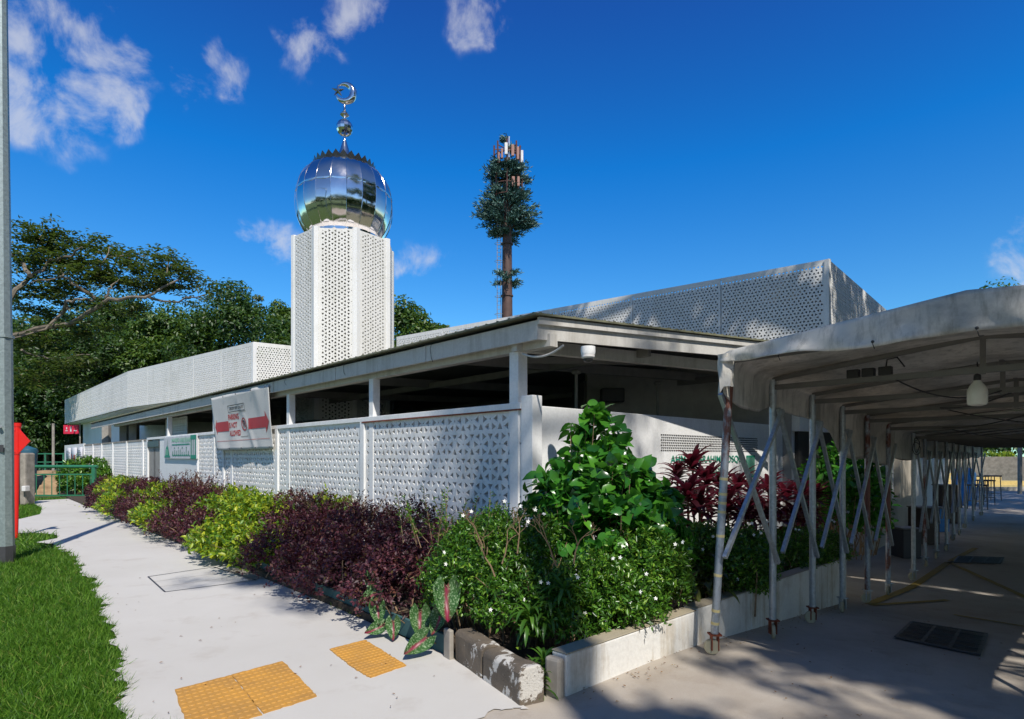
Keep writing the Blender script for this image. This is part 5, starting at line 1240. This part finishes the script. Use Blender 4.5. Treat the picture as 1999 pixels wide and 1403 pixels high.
# ---- corner planting
shrub('jasmine_bush', 'loose white flowering bush at the corner above the broken kerb', 'bush',
      [(-.18, 5.05, .62, .50, .45, .42), (.12, 4.72, .42, .45, .42, .34), (-.38, 5.2, .45, .40, .42, .42), (.40, 4.60, .35, .38, .36, .28), (-.02, 5.25, .86, .50, .38, .26)], M['l_jas'], 2200, 9, .18, .046, .019, T2)
shrub('jasmine_bush', 'dense white flowering bush above the near planter wall', 'bush',
      [(.86, 4.72, .42, .36, .32, .30), (1.08, 5.0, .62, .38, .35, .34), (.66, 4.70, .5, .30, .30, .30), (1.30, 5.15, .45, .25, .25, .25)], M['l_jas'], 2000, 9, .14, .044, .018, T2)
shrub('jasmine_bush', 'white flowering bush between the first two canopy legs', 'bush',
      [(2.05, 5.78, .52, .34, .30, .28), (2.35, 6.1, .52, .34, .32, .30), (1.95, 6.0, .62, .28, .28, .26), (2.2, 5.8, .36, .34, .24, .22)], M['l_jas'], 1800, 9, .14, .046, .02, T2)
shrub('jasmine_bush', 'low shaded bush behind the third canopy leg', 'bush',
      [(3.4, 7.2, .40, .42, .36, .28), (3.9, 7.6, .38, .36, .36, .26), (3.2, 7.0, .32, .3, .3, .26)], M['l_jas'], 1000, 8, .15, .05, .02, T2)
# white flowers: one thing per bush would be lost in the leaves, so each spray belongs to its bush
def flowers(bush_idx, pxs, Y):
    t = [o for o in COL.objects if o.name.startswith('jasmine_bush')][bush_idx]
    for (px, py) in pxs:
        c = at(px, py, Y+RG.uniform(-.03, .03)); mb = MB(); nn = (Vector((0, 0, EYE))-c).normalized()+Vector((RG.normal()*.35, RG.normal()*.35, .3+RG.normal()*.2)); nn.normalize()
        x = nn.orthogonal().normalized(); y = nn.cross(x); r = .014
        for k in range(5):
            a_ = k*2*math.pi/5; d = x*math.cos(a_)+y*math.sin(a_); s_ = nn.cross(d)
            mb.add([c, c+d*r*.6+s_*r*.33+nn*.003, c+d*r*1.25, c+d*r*.6-s_*r*.33+nn*.003], [(0, 1, 2, 3)])
        mb.build('flower', M['flower'], t)
flowers(0, [(1031, 1018), (1056, 1136), (1023, 1170), (985, 978), (1016, 988), (867, 1078), (870, 1101), (920, 998), (904, 1006), (1062, 1003), (1128, 1127), (1045, 995), (1070, 1138), (958, 1190)], 4.35)
flowers(1, [(1125, 1123), (1142, 1196), (1250, 1155), (1280, 1168), (1197, 1090), (1211, 1088), (1333, 1058), (1318, 1062), (1230, 1175), (1262, 1120), (1180, 1210)], 4.42)
flowers(2, [(1400, 1072), (1420, 1073), (1468, 1021), (1472, 1044), (1485, 1040), (1428, 1032), (1510, 1080), (1392, 1047), (1440, 1130), (1498, 1018), (1372, 1072), (1415, 1022), (1512, 1070), (1450, 1100)], 5.5)
flowers(3, [(1553, 1033), (1560, 1034), (1580, 1028), (1624, 1015), (1629, 1018), (1640, 1024)], 6.9)
# bare branches
bb = thing('bare_branches', 'bare forked tan branches inside the corner bush', 'branches', (-.1, 4.9, 0))
def fork(mb, a, d, l, r, dep):
    e = a+d*l; mb.tube([a, a.lerp(e, .5)+Vector((RG.normal(), RG.normal(), RG.normal()))*l*.04, e], [r, r*.85, r*.7], 5)
    if dep:
        for k in range(2 if dep > 1 else 3):
            d2 = (d+Vector((RG.normal(), RG.normal()*.5, RG.normal()*.5))*.55); d2.normalize(); fork(mb, e, d2, l*.68, r*.62, dep-1)
for (px, py, Y, dx, l) in ((966, 1125, 4.55, -.5, .17), (1086, 1105, 4.45, -.35, .16), (1120, 1100, 4.5, .2, .14), (980, 1100, 4.6, .25, .16), (940, 1080, 4.7, -.2, .15), (1010, 1080, 4.6, .1, .14)):
    mb = MB(); fork(mb, at(px, py, Y), Vector((dx, -.1, 1)).normalized(), l, .0075, 4); mb.build('branch', M['twig'], bb)
# drooping strap leaves
def strap(P, D, L, Wd, droop, seg=6):
    """returns verts, faces for one arching strap leaf"""
    V = []; F_ = []; D = Vector(D).normalized(); s_ = D.cross(Vector((0, 0, 1)));
    s_ = s_.normalized() if s_.length > .05 else Vector((1, 0, 0)); p = Vector(P); d = D.copy()
    for i in range(seg+1):
        t = i/seg; w = Wd*(math.sin(math.pi*min(1, .12+t*.88))**.7)*.5 if i < seg else 0.0; nn = s_.cross(d)
        V += [p-s_*w+nn*w*.35, p.copy(), p+s_*w+nn*w*.35]
        p = p+d*(L/seg); d = (d+Vector((0, 0, -droop/seg*(1+t)))).normalized()
    for i in range(seg):
        a_ = i*3; F_ += [(a_, a_+1, a_+4, a_+3), (a_+1, a_+2, a_+5, a_+4)]
    return V, F_
def rosette(mb, c, n, L, Wd, up=1.0, droop=.9, spread=.8):
    for k in range(n):
        a_ = k*2.4+RG.uniform(-.3, .3); f = k/n; el_ = up*(1.25-f*1.25)+.05; d = Vector((math.cos(a_)*spread, math.sin(a_)*spread, el_))
        v, f_ = strap(Vector(c)+Vector((0, 0, -.10*f)), d, L*RG.uniform(.75, 1.1), Wd*RG.uniform(.8, 1.15), droop*RG.uniform(.6, 1.3)); mb.add(v, f_)
cz = [(1322, 925, 7.6), (1352, 905, 7.2), (1380, 935, 7.0), (1342, 960, 6.6), (1408, 948, 7.1), (1440, 945, 7.4), (1470, 962, 7.5), (1500, 950, 7.8), (1365, 985, 6.6), (1420, 985, 6.9), (1535, 965, 8.0), (1565, 962, 8.2), (1590, 970, 8.3), (1455, 1000, 7.2), (1500, 1000, 7.5), (1310, 975, 6.9), (1550, 1000, 7.8)]
lbl = ['behind the glossy bush tip', 'tallest crimson one below the wall vents', 'left of the rusty leg', 'low and nearest the glossy bush', 'directly behind the rusty leg', 'right of the rusty leg', 'between the first crossed braces', 'left of the second leg', 'low below the crimson tuft', 'low and right of the rusty leg', 'right of the second leg', 'under the second crossed braces', 'left of the third leg', 'low in shade under the first brace', 'low in shade behind the second leg', 'leftmost, low over the white rail', 'low in shade right of the second leg']
for i, (px, py, Y) in enumerate(cz):
    c = at(px, py, Y); t = thing('red_cordyline', 'dark red cordyline rosette '+lbl[i], 'cordyline', (c.x, c.y, 0.05), 'red cordylines in the planter')
    mb = MB(); rosette(mb, c, 24, .36, .075); c2 = c+Vector((RG.normal()*.08, RG.normal()*.08, -.28)); rosette(mb, c2, 20, .36, .07, .6, 1.3)
    o = mb.build('leaves', M['l_cord'], t, smooth=True); MB().tube([(c.x, c.y, .05), (c.x+.02, c.y, c.z*.5), c], .014, 6).build('stem', M['twig'], t)
gcz = [(1362, 1100, 5.75, 'left of the rusty leg above the planter wall'), (1385, 1135, 5.55, 'touching the foot of the rusty leg'), (1345, 1140, 5.5, 'between dense jasmine and the rusty leg')]
for px, py, Y, lb_ in gcz:
    c = at(px, py, Y); t = thing('green_cordyline', 'bronze green drooping cordyline '+lb_, 'cordyline', (c.x, c.y, 0.05), 'drooping cordylines by the rusty leg')
    mb = MB(); rosette(mb, c, 24, .36, .065, .7, 1.7, .6); mb.build('leaves', M['l_cordg'], t, smooth=True)
for (px, py, Y, lb_) in ((1070, 1190, 4.35, 'drooping strap leaved clump left of the planter wall end'), (1100, 1155, 4.4, 'bright strap leaved clump below the glossy bush'), (1035, 1200, 4.3, 'low strap leaved clump behind the cracked kerb'), (1180, 1160, 4.6, 'strap leaved clump inside the dense jasmine'), (1062, 1290, 4.0, 'grassy clump in the gap between kerb and planter wall'), (1055, 1320, 3.92, 'lowest grassy tuft sprouting from the kerb gap')):
    c = at(px, py, Y); c.z = max(c.z, .08); t = thing('strap_leaf_plant', lb_, 'plant', (c.x, c.y, 0)); mb = MB(); small = py > 1250
    rosette(mb, c, 34 if not small else 46, .24 if not small else .17, .03 if not small else .018, .9, 2.2 if not small else 1.4, .55); mb.build('leaves', M['l_strap'], t, smooth=True)
# big leaved glossy bush
gb = [(.80, 5.75, 1.64, .26, .26, .38), (.78, 5.62, 1.32, .47, .40, .34), (.84, 5.45, 1.02, .58, .44, .36), (.95, 5.3, .80, .62, .42, .34), (.50, 5.6, 1.08, .36, .34, .30), (1.25, 5.55, 1.02, .30, .34, .32)]
t = shrub('glossy_bush', 'tall glossy broad leaved bush in front of the white corner wall', 'bush', gb, M['l_big'], 500, 5, .26, .118, .098, TH, lo=-.5, kw=dict(up=-.1))
# tower bush in deep shade, right
shrub('shaded_shrub', 'dark shrub in shade beside the cream side wall', 'shrub', [(4.75, 8.7, 1.15, .45, .4, .55), (5.0, 8.8, .7, .45, .4, .5), (5.45, 9.1, .8, .3, .3, .7)], M['l_big'], 420, 6, .25, .11, .06, T6)
# caladiums
cal = [((872, 1172, 4.62), .30, (.05, -.3, -1), 'largest caladium leaf hanging over the broken kerb'), ((820, 1215, 4.9), .24, (.05, -.35, -1), 'broad caladium leaf with pink centre beside the small tile'), ((815, 1258, 4.62), .23, (-.75, -.35, -.55), 'fallen caladium leaf lying over the small yellow tile'), ((722, 1165, 5.3), .20, (-.7, -.3, -.6), 'upper left caladium leaf against the purple shrub'),
       ((738, 1195, 5.2), .20, (.2, -.3, -1), 'caladium leaf hanging over the teal edging'), ((768, 1228, 5.05), .18, (.1, -.4, -.9), 'small caladium leaf low at the path edge'), ((733, 1228, 5.1), .17, (-.8, -.3, -.4), 'leftmost low caladium leaf on the path edge'), ((855, 1215, 4.75), .20, (-.2, -.4, -.9), 'pale caladium leaf left of the cracked kerb'), ((725, 1135, 5.4), .16, (.1, -.2, -1), 'narrow upright caladium leaf seen edge on')]
for (q, L_, d, lb_) in cal:
    c = at(*q); t = thing('caladium', lb_, 'caladium', (c.x, c.y, 0), 'caladiums along the hedge foot'); tip = Vector(d).normalized(); st_ = c-tip*L_*.45
    X_ = tip.cross(Vector((RG.normal()*.25, -1, .45))).normalized(); Z_ = X_.cross(tip); W_ = L_*.72; NU, NV = 10, 12; V = []; UV = []; ph = RG.uniform(0, 6); cu = RG.uniform(.5, 1.2)
    for jv in range(NV+1):
        v = jv/NV; hw = .5*(math.sin(math.pi*min(1, (v*.92+.08))**.62))**.8*(1 if v > .15 else .75+.25*v/.15)
        for iu in range(NU+1):
            u = iu/NU*2-1; y = v-.16*(1-v)**3*abs(u)**.8*1.3+(.10*(1-abs(u)) if jv == 0 else 0); rip = .035*math.sin(u*5+v*9+ph)*abs(u)+.02*math.sin(v*16+ph)*abs(u)
            V.append(st_+X_*(u*hw*W_)+tip*(y*L_)+Z_*((-.16*abs(u)**1.5+rip+.10*math.sin(v*3)-.28*cu*v*v)*L_*-1)); UV.append((u*hw, v))
    mb = MB(); mb.add(V, [(j*(NU+1)+i, j*(NU+1)+i+1, (j+1)*(NU+1)+i+1, (j+1)*(NU+1)+i) for j in range(NV) for i in range(NU)]); lo_ = mb.build('leaf', M['caladium'], t, smooth=True, sharp=180)
    ul = lo_.data.uv_layers.new(name='UVMap'); li = [UV[l.vertex_index] for l in lo_.data.loops]; ul.data.foreach_set('uv', [c_ for p_ in li for c_ in p_])
    MB().tube([(c.x+.12, c.y+.18, .05), (c.x+.05, c.y+.08, st_.z*.7+.03), st_+tip*.02], .005, 5).build('stalk', M['twig'], t)
# weeds along edges
t = thing('path_edge_weeds', 'low weeds creeping from the hedge foot onto the footpath', 'weeds', gp(400, 1072)); t['kind'] = 'stuff'
P = []; D = []; N = []
for i in range(2600):
    k = RG.integers(0, 3); a_, b_ = gp(*[(262, 1010), (335, 1040), (405, 1072)][k]), gp(*[(335, 1040), (405, 1072), (500, 1118)][k]); q = a_.lerp(b_, RG.random())+Vector((-.10+abs(RG.normal())*.2, -.10+abs(RG.normal())*.2, .01)); P.append(q); D.append((RG.normal(), RG.normal(), abs(RG.normal())*.8)); N.append((RG.normal()*.4, RG.normal()*.4, 1))
for i in range(500):
    a_, b_ = gp(190, 973), gp(262, 1008); q = a_.lerp(b_, RG.random())+Vector((RG.normal()*.25, RG.normal()*.4, .01)); P.append(q); D.append((RG.normal(), RG.normal(), abs(RG.normal())*.8)); N.append((RG.normal()*.4, RG.normal()*.4, 1))
leaf_mesh('weed_leaves', np.array(P), np.array(D), np.array(N), .075, .028, T2, M['l_yellow'], t)
# ---- grass
def inpoly(x, y, poly):
    c = np.zeros(len(x), bool); n = len(poly)
    for i in range(n):
        a_, b_ = poly[i], poly[(i+1) % n]
        cond = ((a_[1] > y) != (b_[1] > y)) & (x < (b_[0]-a_[0])*(y-a_[1])/(b_[1]-a_[1]+1e-12)+a_[0]); c ^= cond
    return c
pp = [(p.x, p.y) for p in PATH2]
def grass(n, x0, x1, y0, y1, h, w):
    x = RG.uniform(x0, x1, n); y = RG.uniform(y0, y1, n); k = ~inpoly(x, y, pp); k &= (np.abs(x/y) < 1.0) & (x < -.4)
    # keep to the left of the fence and off the driveway
    k &= ((x-.35)*NR.x+(y-3.87)*NR.y) < -1.0; k &= (x*-.73+y*-.68+.73*.16+.68*6.5+0) > .9
    x, y = x[k], y[k]; n = len(x); P = np.stack([x, y, np.full(n, -.03)], 1); D = np.stack([RG.normal(size=n)*.85, RG.normal(size=n)*.85, np.ones(n)], 1)
    D += np.array([.0, -.05, 0]); th = RG.uniform(0, 6.28, n); N = np.stack([np.cos(th), np.sin(th), np.zeros(n)], 1)
    cl = .75+.25*np.sin(x*2.3+1+np.sin(y*1.7))*np.sin(y*2.1+.6*np.sin(x*3))+RG.random(n)**3*1.1
    bald = (np.sin(x*1.9+2.2*np.sin(y*.9))*np.sin(y*2.6+1.5*np.sin(x*1.3)) > .80) & (RG.random(n) < .75); kk = ~bald
    return P[kk], D[kk], N[kk], (h*cl)[kk], w
a1 = grass(170000, -5.2, -1.5, 3.0, 6.2, .062, .0095); a2 = grass(120000, -8.2, -3, 6.2, 9.8, .07, .013); a3 = grass(60000, -19, -6, 9.8, 22, .12, .02)
PG, DG, NG_, LG, WG = [np.concatenate([np.broadcast_to(np.asarray(a[i], float), a[0].shape[:1]+np.shape(a[i])[1:]) if np.ndim(a[i]) else np.full(len(a[0]), a[i]) for a in (a1, a2, a3)]) for i in range(5)]
TG = (np.array([(-.5, 0, 0), (.5, 0, 0), (.28, .55, .10), (-.28, .55, .10), (0, 1, .38)]), [(0, 1, 2, 3), (3, 2, 4)])
tag(leaf_mesh('grass', PG, DG, NG_, LG, WG, TG, M['l_grass']), 'short green turf left of the footpath', 'grass', kind='stuff')
# fallen leaves
P = []; 
for i in range(170):
    u, v = RG.uniform(-1.5, 6), RG.uniform(.05, 3.5); q = PP+E*u+NR*v; P.append((q.x, q.y, gz(q.x, q.y)+.012))
for i in range(45): q = gp(RG.uniform(200, 900), RG.uniform(1020, 1400)); P.append((q.x, q.y, .018))
for i in range(120): u = RG.uniform(0, 5); q = PP+E*u+NR*abs(RG.normal()*.10+.02); P.append((q.x, q.y, gz(q.x, q.y)+.012))
n = len(P); tag(leaf_mesh('fallen_leaves', np.array(P), np.stack([RG.normal(size=n), RG.normal(size=n), RG.normal(size=n)*.1], 1), np.stack([RG.normal(size=n)*.2, RG.normal(size=n)*.2, np.ones(n)], 1), RG.uniform(.012, .035, n), RG.uniform(.006, .016, n), T2, M['l_dry']), 'small dry leaves scattered on the concrete', 'fallen leaves', kind='stuff')

# ------------------------------------------------------------------ trees
def crown_pts(rx, ry, rz, nb, per, rs_, seed, flat=.8, lowcut=-.55, L=.4):
    g = np.random.default_rng(seed); d = nrm(g.normal(size=(nb*2, 3))); d = d[d[:, 2] > lowcut][:nb]
    c = d*np.array([rx, ry, rz])*g.uniform(.55, .95, (len(d), 1)); rr_ = rs_*g.uniform(.6, 1.35, len(d))
    dd = nrm(g.normal(size=(len(d)*per, 3))); ci = np.repeat(c, per, 0); ri = np.repeat(rr_, per)[:, None]
    P = ci+dd*ri*g.uniform(.55, 1.08, (len(dd), 1))*np.array([1, 1, flat]); N = nrm(dd*.8+np.array([0, 0, .7])+g.normal(size=P.shape)*.5)
    D = nrm(np.cross(N, g.normal(size=P.shape))+np.array([0, 0, -.25])); return P, D, N, c, rr_
def make_tree(name, label, cat, x, y, zc, rx, ry, rz, mat, nb, per, rs_, L, Wd, seed, group=None, trunk=None, lowcut=-.55, flat=.8, core=.6):
    t = thing(name, label, cat, (x, y, 0), group); P, D, N, c, rr_ = crown_pts(rx, ry, rz, nb, per, rs_, seed, flat, lowcut); P = P+np.array([x, y, zc])
    cr_ = leaf_mesh('crown', P, D, N, L*RG.uniform(.7, 1.3, len(P)), Wd*RG.uniform(.7, 1.3, len(P)), T2, mat, t)
    mb = MB(); tx = trunk or (x, y); r0 = max(.12, rx*.07)
    mb.tube([(tx[0], tx[1], -.2), (tx[0]*.7+x*.3, tx[1]*.7+y*.3, (zc-rz*.4)*.6), (x, y, zc-rz*.1)], [r0, r0*.8, r0*.5], 10)
    for i in range(0, len(c), max(1, len(c)//14)): e = Vector(c[i])+Vector((x, y, zc)); s_ = Vector((x, y, zc-rz*.45)); mb.tube([s_, s_.lerp(e, .5)+Vector((0, 0, -.05*rz)), e], [r0*.4, r0*.25, r0*.08], 6)
    mb.build('trunk', M['bark'], t, smooth=True); return t
FG = 'dense forest trees behind the mosque'
def ft(px, top, Y, wpx, mat, lab, seed, ratio=.75, sz=.34, bottom=None, nb=80, per=280):
    ztop = EYE+(HY-top)/F*Y; rx = wpx/2/F*Y; rz = ztop*.5*1.0 if bottom is None else (ztop-bottom)/2; zc = ztop-rz*.97; x = (px-CX)/F*Y
    make_tree('forest_tree', lab, 'tree', x, Y, zc, rx, rx*.8, rz, mat, nb, per, rx*.28, sz, sz*.55, seed, FG)
ft(452, 552, 52, 235, M['l_tree_a'], 'broad dark tree with the highest dome left of the minaret', 1)
ft(362, 585, 54, 170, M['l_tree_b'], 'mid green tree behind the left roof screens', 2)
ft(300, 610, 52, 170, M['l_tree_b'], 'brighter green tree left of the roof screens', 3)
ft(548, 575, 60, 120, M['l_tree_b'], 'lighter green tree touching the left edge of the minaret', 4)
ft(512, 545, 66, 90, M['l_tree_c'], 'small pale open tree top poking above the dark dome', 5, nb=40, per=90)
ft(230, 560, 58, 210, M['l_tree_a'], 'dark tree behind the spreading branches', 6)
ft(140, 590, 50, 220, M['l_tree_a'], 'deep green tree above the long branch', 7)
ft(60, 640, 52, 180, M['l_tree_b'], 'tree mass beside the lamp post', 8)
ft(190, 690, 56, 190, M['l_tree_a'], 'dark green tree below the long branch', 9, sz=.32, per=380)
ft(90, 720, 50, 170, M['l_tree_a'], 'low dark tree beside the lamp post', 10, sz=.32, per=380)
ft(-40, 560, 55, 260, M['l_tree_a'], 'dark tree cut by the left picture edge', 11)
ft(640, 600, 64, 160, M['l_tree_a'], 'dark tree hidden mostly behind the minaret', 12)
ft(812, 572, 48, 150, M['l_tree_b'], 'round green tree right of the minaret', 13, nb=80)
ft(865, 612, 46, 80, M['l_tree_b'], 'lower bush like tree right of the round one', 14, nb=40, per=120)
ft(385, 520, 75, 70, M['l_tree_c'], 'thin distant tree top beside the dark dome', 15, nb=26, per=60)
ft(20, 800, 52, 200, M['l_tree_a'], 'low dark understorey tree beside the red post', 17, bottom=-.3)
ft(150, 800, 55, 170, M['l_tree_a'], 'low dark understorey tree behind the notice boards', 18, bottom=-.3)
ft(280, 760, 58, 240, M['l_tree_a'], 'dark understorey tree behind the white overhang', 19, bottom=-.3)
make_tree('distant_tree', 'green tree top showing above the canopy at the right edge', 'tree', at(1965, 600, 55).x, 55, 13.0, 5.2, 4, 4.4, M['l_tree_b'], 60, 160, 1.3, .35, .2, 21)
make_tree('distant_tree', 'shaded tree behind the clipped hedge beyond the steps', 'tree', at(1960, 860, 48).x, 50, 4.2, 3.6, 3, 4.3, M['l_tree_a'], 60, 140, 1.1, .3, .18, 22)
shrub('clipped_hedge', 'bright clipped hedge on the curved planter beyond the steps', 'hedge', [(24.5+i*.8, 44.2-.02*i*i, 1.55, .6, .5, .28) for i in range(13)], M['l_yellow'], 1500, 5, .2, .14, .08, T2, twigs=False, base=(28, 44, 0))
# spreading rain tree at the left with visible limbs
rt = thing('spreading_tree', 'wide spreading tree with pale bare limbs above the forest', 'tree', (-38, 36, 0)); mb = MB()
YR = 36
limbs = [([(-120, 760), (20, 655), (130, 632), (215, 585), (282, 578), (350, 545)], .21, .05), ([(282, 578), (330, 590), (400, 575)], .09, .03), ([(190, 587), (155, 560), (124, 540), (118, 520)], .12, .05), ([(124, 540), (60, 552)], .05, .02), ([(205, 580), (215, 560), (232, 545)], .07, .02),
         ([(-60, 700), (10, 590), (55, 545), (75, 530)], .19, .08), ([(60, 540), (40, 510), (20, 495)], .13, .08), ([(62, 540), (100, 510), (140, 500), (160, 482)], .11, .04), ([(135, 600), (90, 640), (25, 660)], .1, .03),
         ([(125, 610), (128, 590), (150, 585), (185, 585)], .09, .05), ([(195, 525), (205, 505), (215, 480)], .05, .02), ([(325, 535), (328, 515), (322, 500)], .04, .02), ([(40, 680), (70, 695), (120, 700), (175, 692)], .07, .03), ([(205, 505), (240, 500), (262, 492)], .04, .015)]
for j, (pts, r0, r1) in enumerate(limbs):
    q = [at(px, py, YR+.9*math.sin(i*1.3+j)) for i, (px, py) in enumerate(pts)]; w = []
    for i in range(len(q)-1):
        for k in range(4): w.append(q[i].lerp(q[i+1], k/4)+Vector((random.uniform(-.08, .08), random.uniform(-.1, .1), random.uniform(-.08, .08))))
    w.append(q[-1]); rad = [r0+(r1-r0)*i/(len(w)-1) for i in range(len(w))]; mb.tube(w, rad, 7)
mb.tube([(-40, 36, -.2), (-39.5, 36, 4), at(-120, 760, YR)], [.7, .55, .34], 10)
mb.build('trunk', plain('pale_bark', (.17, .14, .105), .9, var=.5, scale=3, bmp=.6), rt, smooth=True)
P = []; D = []; N = []
clumps = [(60, 480, 60, 20), (110, 470, 60, 22), (85, 455, 45, 14), (150, 468, 40, 12), (40, 500, 40, 20), (110, 500, 55, 20), (60, 520, 40, 14), (150, 520, 60, 24), (205, 482, 34, 12), (225, 492, 36, 14), (250, 498, 26, 9), (262, 515, 44, 12), (300, 520, 46, 12), (322, 497, 30, 9), (335, 510, 26, 12), (345, 535, 44, 18), (230, 540, 70, 24), (290, 550, 70, 22), (180, 550, 60, 24), (90, 560, 60, 20), (130, 575, 60, 18),
          (60, 600, 55, 20), (240, 600, 50, 14), (330, 570, 50, 16), (60, 670, 50, 16), (110, 665, 60, 14), (160, 650, 50, 16), (200, 640, 40, 10), (100, 715, 60, 16), (160, 705, 50, 12), (380, 550, 26, 10), (30, 560, 30, 14), (200, 520, 30, 10), (45, 740, 50, 18), (130, 745, 60, 16)]
for (px, py, rx, ry) in clumps:
    c = at(px, py, YR+RG.uniform(.6, 2.6)); n_ = int(rx*ry*.62)
    sub = 14; sc2 = [(RG.normal()*rx*.48/F*YR, RG.normal()*1.0, RG.normal()*ry*.5/F*YR) for _ in range(sub)]
    for i in range(n_):
        s_ = sc2[RG.integers(0, sub)]; q = c+Vector(s_)+Vector((RG.normal()*.34, RG.normal()*.3, RG.normal()*.09)); P.append(q); D.append((RG.normal(), RG.normal(), RG.normal()*.25-.1)); N.append((RG.normal()*.35, RG.normal()*.35, 1))
leaf_mesh('crown', np.array(P), np.array(D), np.array(N), .34*RG.uniform(.6, 1.2, len(P)), .13, T2, M['l_rain'], rt)
# plastic pine branches of the mast
def pine(zc, h, r, n, seed, nm='needle_branches', ang=None):
    g = np.random.default_rng(seed); P = []; D = []; N = []; mb = MB()
    for i in range(n):
        a_ = g.uniform(0, 6.28) if ang is None else ang[i]; z = zc+g.uniform(-.5, .5)*h; z = round(z/.62)*.62+g.normal()*.05; f = 1-(abs(z-zc)/(h*.5))**2*.45; l = r*f*g.uniform(.7, 1.1); d = Vector((math.cos(a_), math.sin(a_), g.uniform(-.1, .25))).normalized(); a0 = Vector((mx_, my_, z)); e = a0+d*l; mb.tube([a0, e], [.05, .02], 4)
        for k in range(95):
            t_ = g.uniform(.3, 1.05); q = a0+d*l*t_; dv = (d*.9+Vector(g.normal(size=3))*.5+Vector((0, 0, .2))).normalized(); P.append(q+Vector(g.normal(size=3)*np.array([1, 1, .45]))*.09*(1+t_)); D.append(dv); N.append(g.normal(size=3))
    leaf_mesh(nm, np.array(P), np.array(D), np.array(N), .36, .085, T2, M['l_pine'], ms_); mb.build('branch', M['pylon'], ms_)
pine(20.2, 3.2, 2.25, 92, 1); pine(23.2, 1.2, 1.75, 32, 2); pine(25.7, .5, 1.3, 4, 3); pine(15.2, .9, 1.5, 6, 4)

# ------------------------------------------------------------------ tall trees behind the viewpoint that dapple the light
def shade(x, y, zc, r, rz, nb, per, seed, lab, trunk, L=.26):
    return make_tree('shade_tree', lab, 'tree', x, y, zc, r, r*.9, rz, M['l_tree_b'], nb, per, r*.17, L, L*.5, seed, 'tall shade trees beside the driveway', trunk=trunk, lowcut=-.9, flat=.45)
SHADE = [(9.3, -5.7, 13.5, 4.4, 1.6, 58, 130, 31, 'tall shade tree behind the camera over the driveway', (12.0, -8.0)),
         (6.6, 8.4, 16.8, 5.2, 1.8, 84, 130, 33, 'tall shade tree leaning high over the roof screens', (15.5, 4.0)),
         (12.3, .8, 14.2, 5.2, 1.9, 70, 140, 32, 'tall shade tree right of the near canopy', (14.5, 0.5)),
         (20.5, 9.0, 14.2, 6.8, 2.6, 150, 240, 34, 'tall shade tree right of the far canopy', (23.5, 9)),
         (28.5, 17.5, 14.2, 6.6, 2.6, 140, 220, 35, 'tall shade tree toward the yellow steps', (31, 17.5)),
         (4.9, -7.6, 20.0, 3.4, 1.4, 15, 50, 36, 'slender shade tree behind the camera over the hedge', (3.5, -5))]
SHADE.append((6.2, -8.3, 13.5, 2.7, 1.0, 16, 110, 38, 'slender shade tree straight behind the camera', (7.5, -9.5)))
SHADE.append((13.4, 8.4, 17.0, 5.0, 2.0, 90, 130, 37, 'tall shade tree over the right end of the roof screens', (18, 7)))
for s_ in SHADE: shade(*s_)
for i_, (x_, y_, lab_) in enumerate(((14.5, 3.5, 'unseen tree added to block sky right of the near canopy'), (20, 8, 'unseen tree added to block sky right of the middle canopy'), (26.5, 12.5, 'unseen tree added to block sky right of the far canopy'), (34, 18.5, 'unseen tree added to block sky near the white end post'), (7, -11, 'unseen tree added to block sky behind the camera'), (13.5, -7.5, 'unseen tree added to block sky behind the camera to the right'), (17, -2, 'unseen tree added to block sky right of the camera'))):
    make_tree('sky_block_tree', lab_, 'tree', x_, y_, 5.4, 4.6, 4.2, 5.2, M['l_tree_a'], 60, 110, 1.4, .4, .24, 50+i_, 'unseen trees added to block sky light')  # out-of-view trees added to cut skylight under the canopy
rt0 = [make_tree('reflection_tree', 'unseen tree added behind the camera to reflect in the dome, nearest', 'tree', -18, -24, 8, 7, 6, 5.5, M['l_tree_b'], 50, 110, 1.9, .6, .35, 41)]  # out-of-view trees added for the polished dome to reflect
for i, (x, y) in enumerate(((-4, -28), (11, -26), (25, -22), (-32, -22), (36, -8), (-45, -12))):
    c_ = copy_tree(rt0[0]); c_.location = (x, y, 0); c_.rotation_euler.z = i*1.1; c_['label'] = 'unseen tree added behind the camera to reflect in the dome, '+['second', 'third', 'fourth', 'fifth', 'rightmost', 'leftmost'][i]; c_['group'] = 'unseen trees added for the dome reflection'
rt0[0]['group'] = 'unseen trees added for the dome reflection'
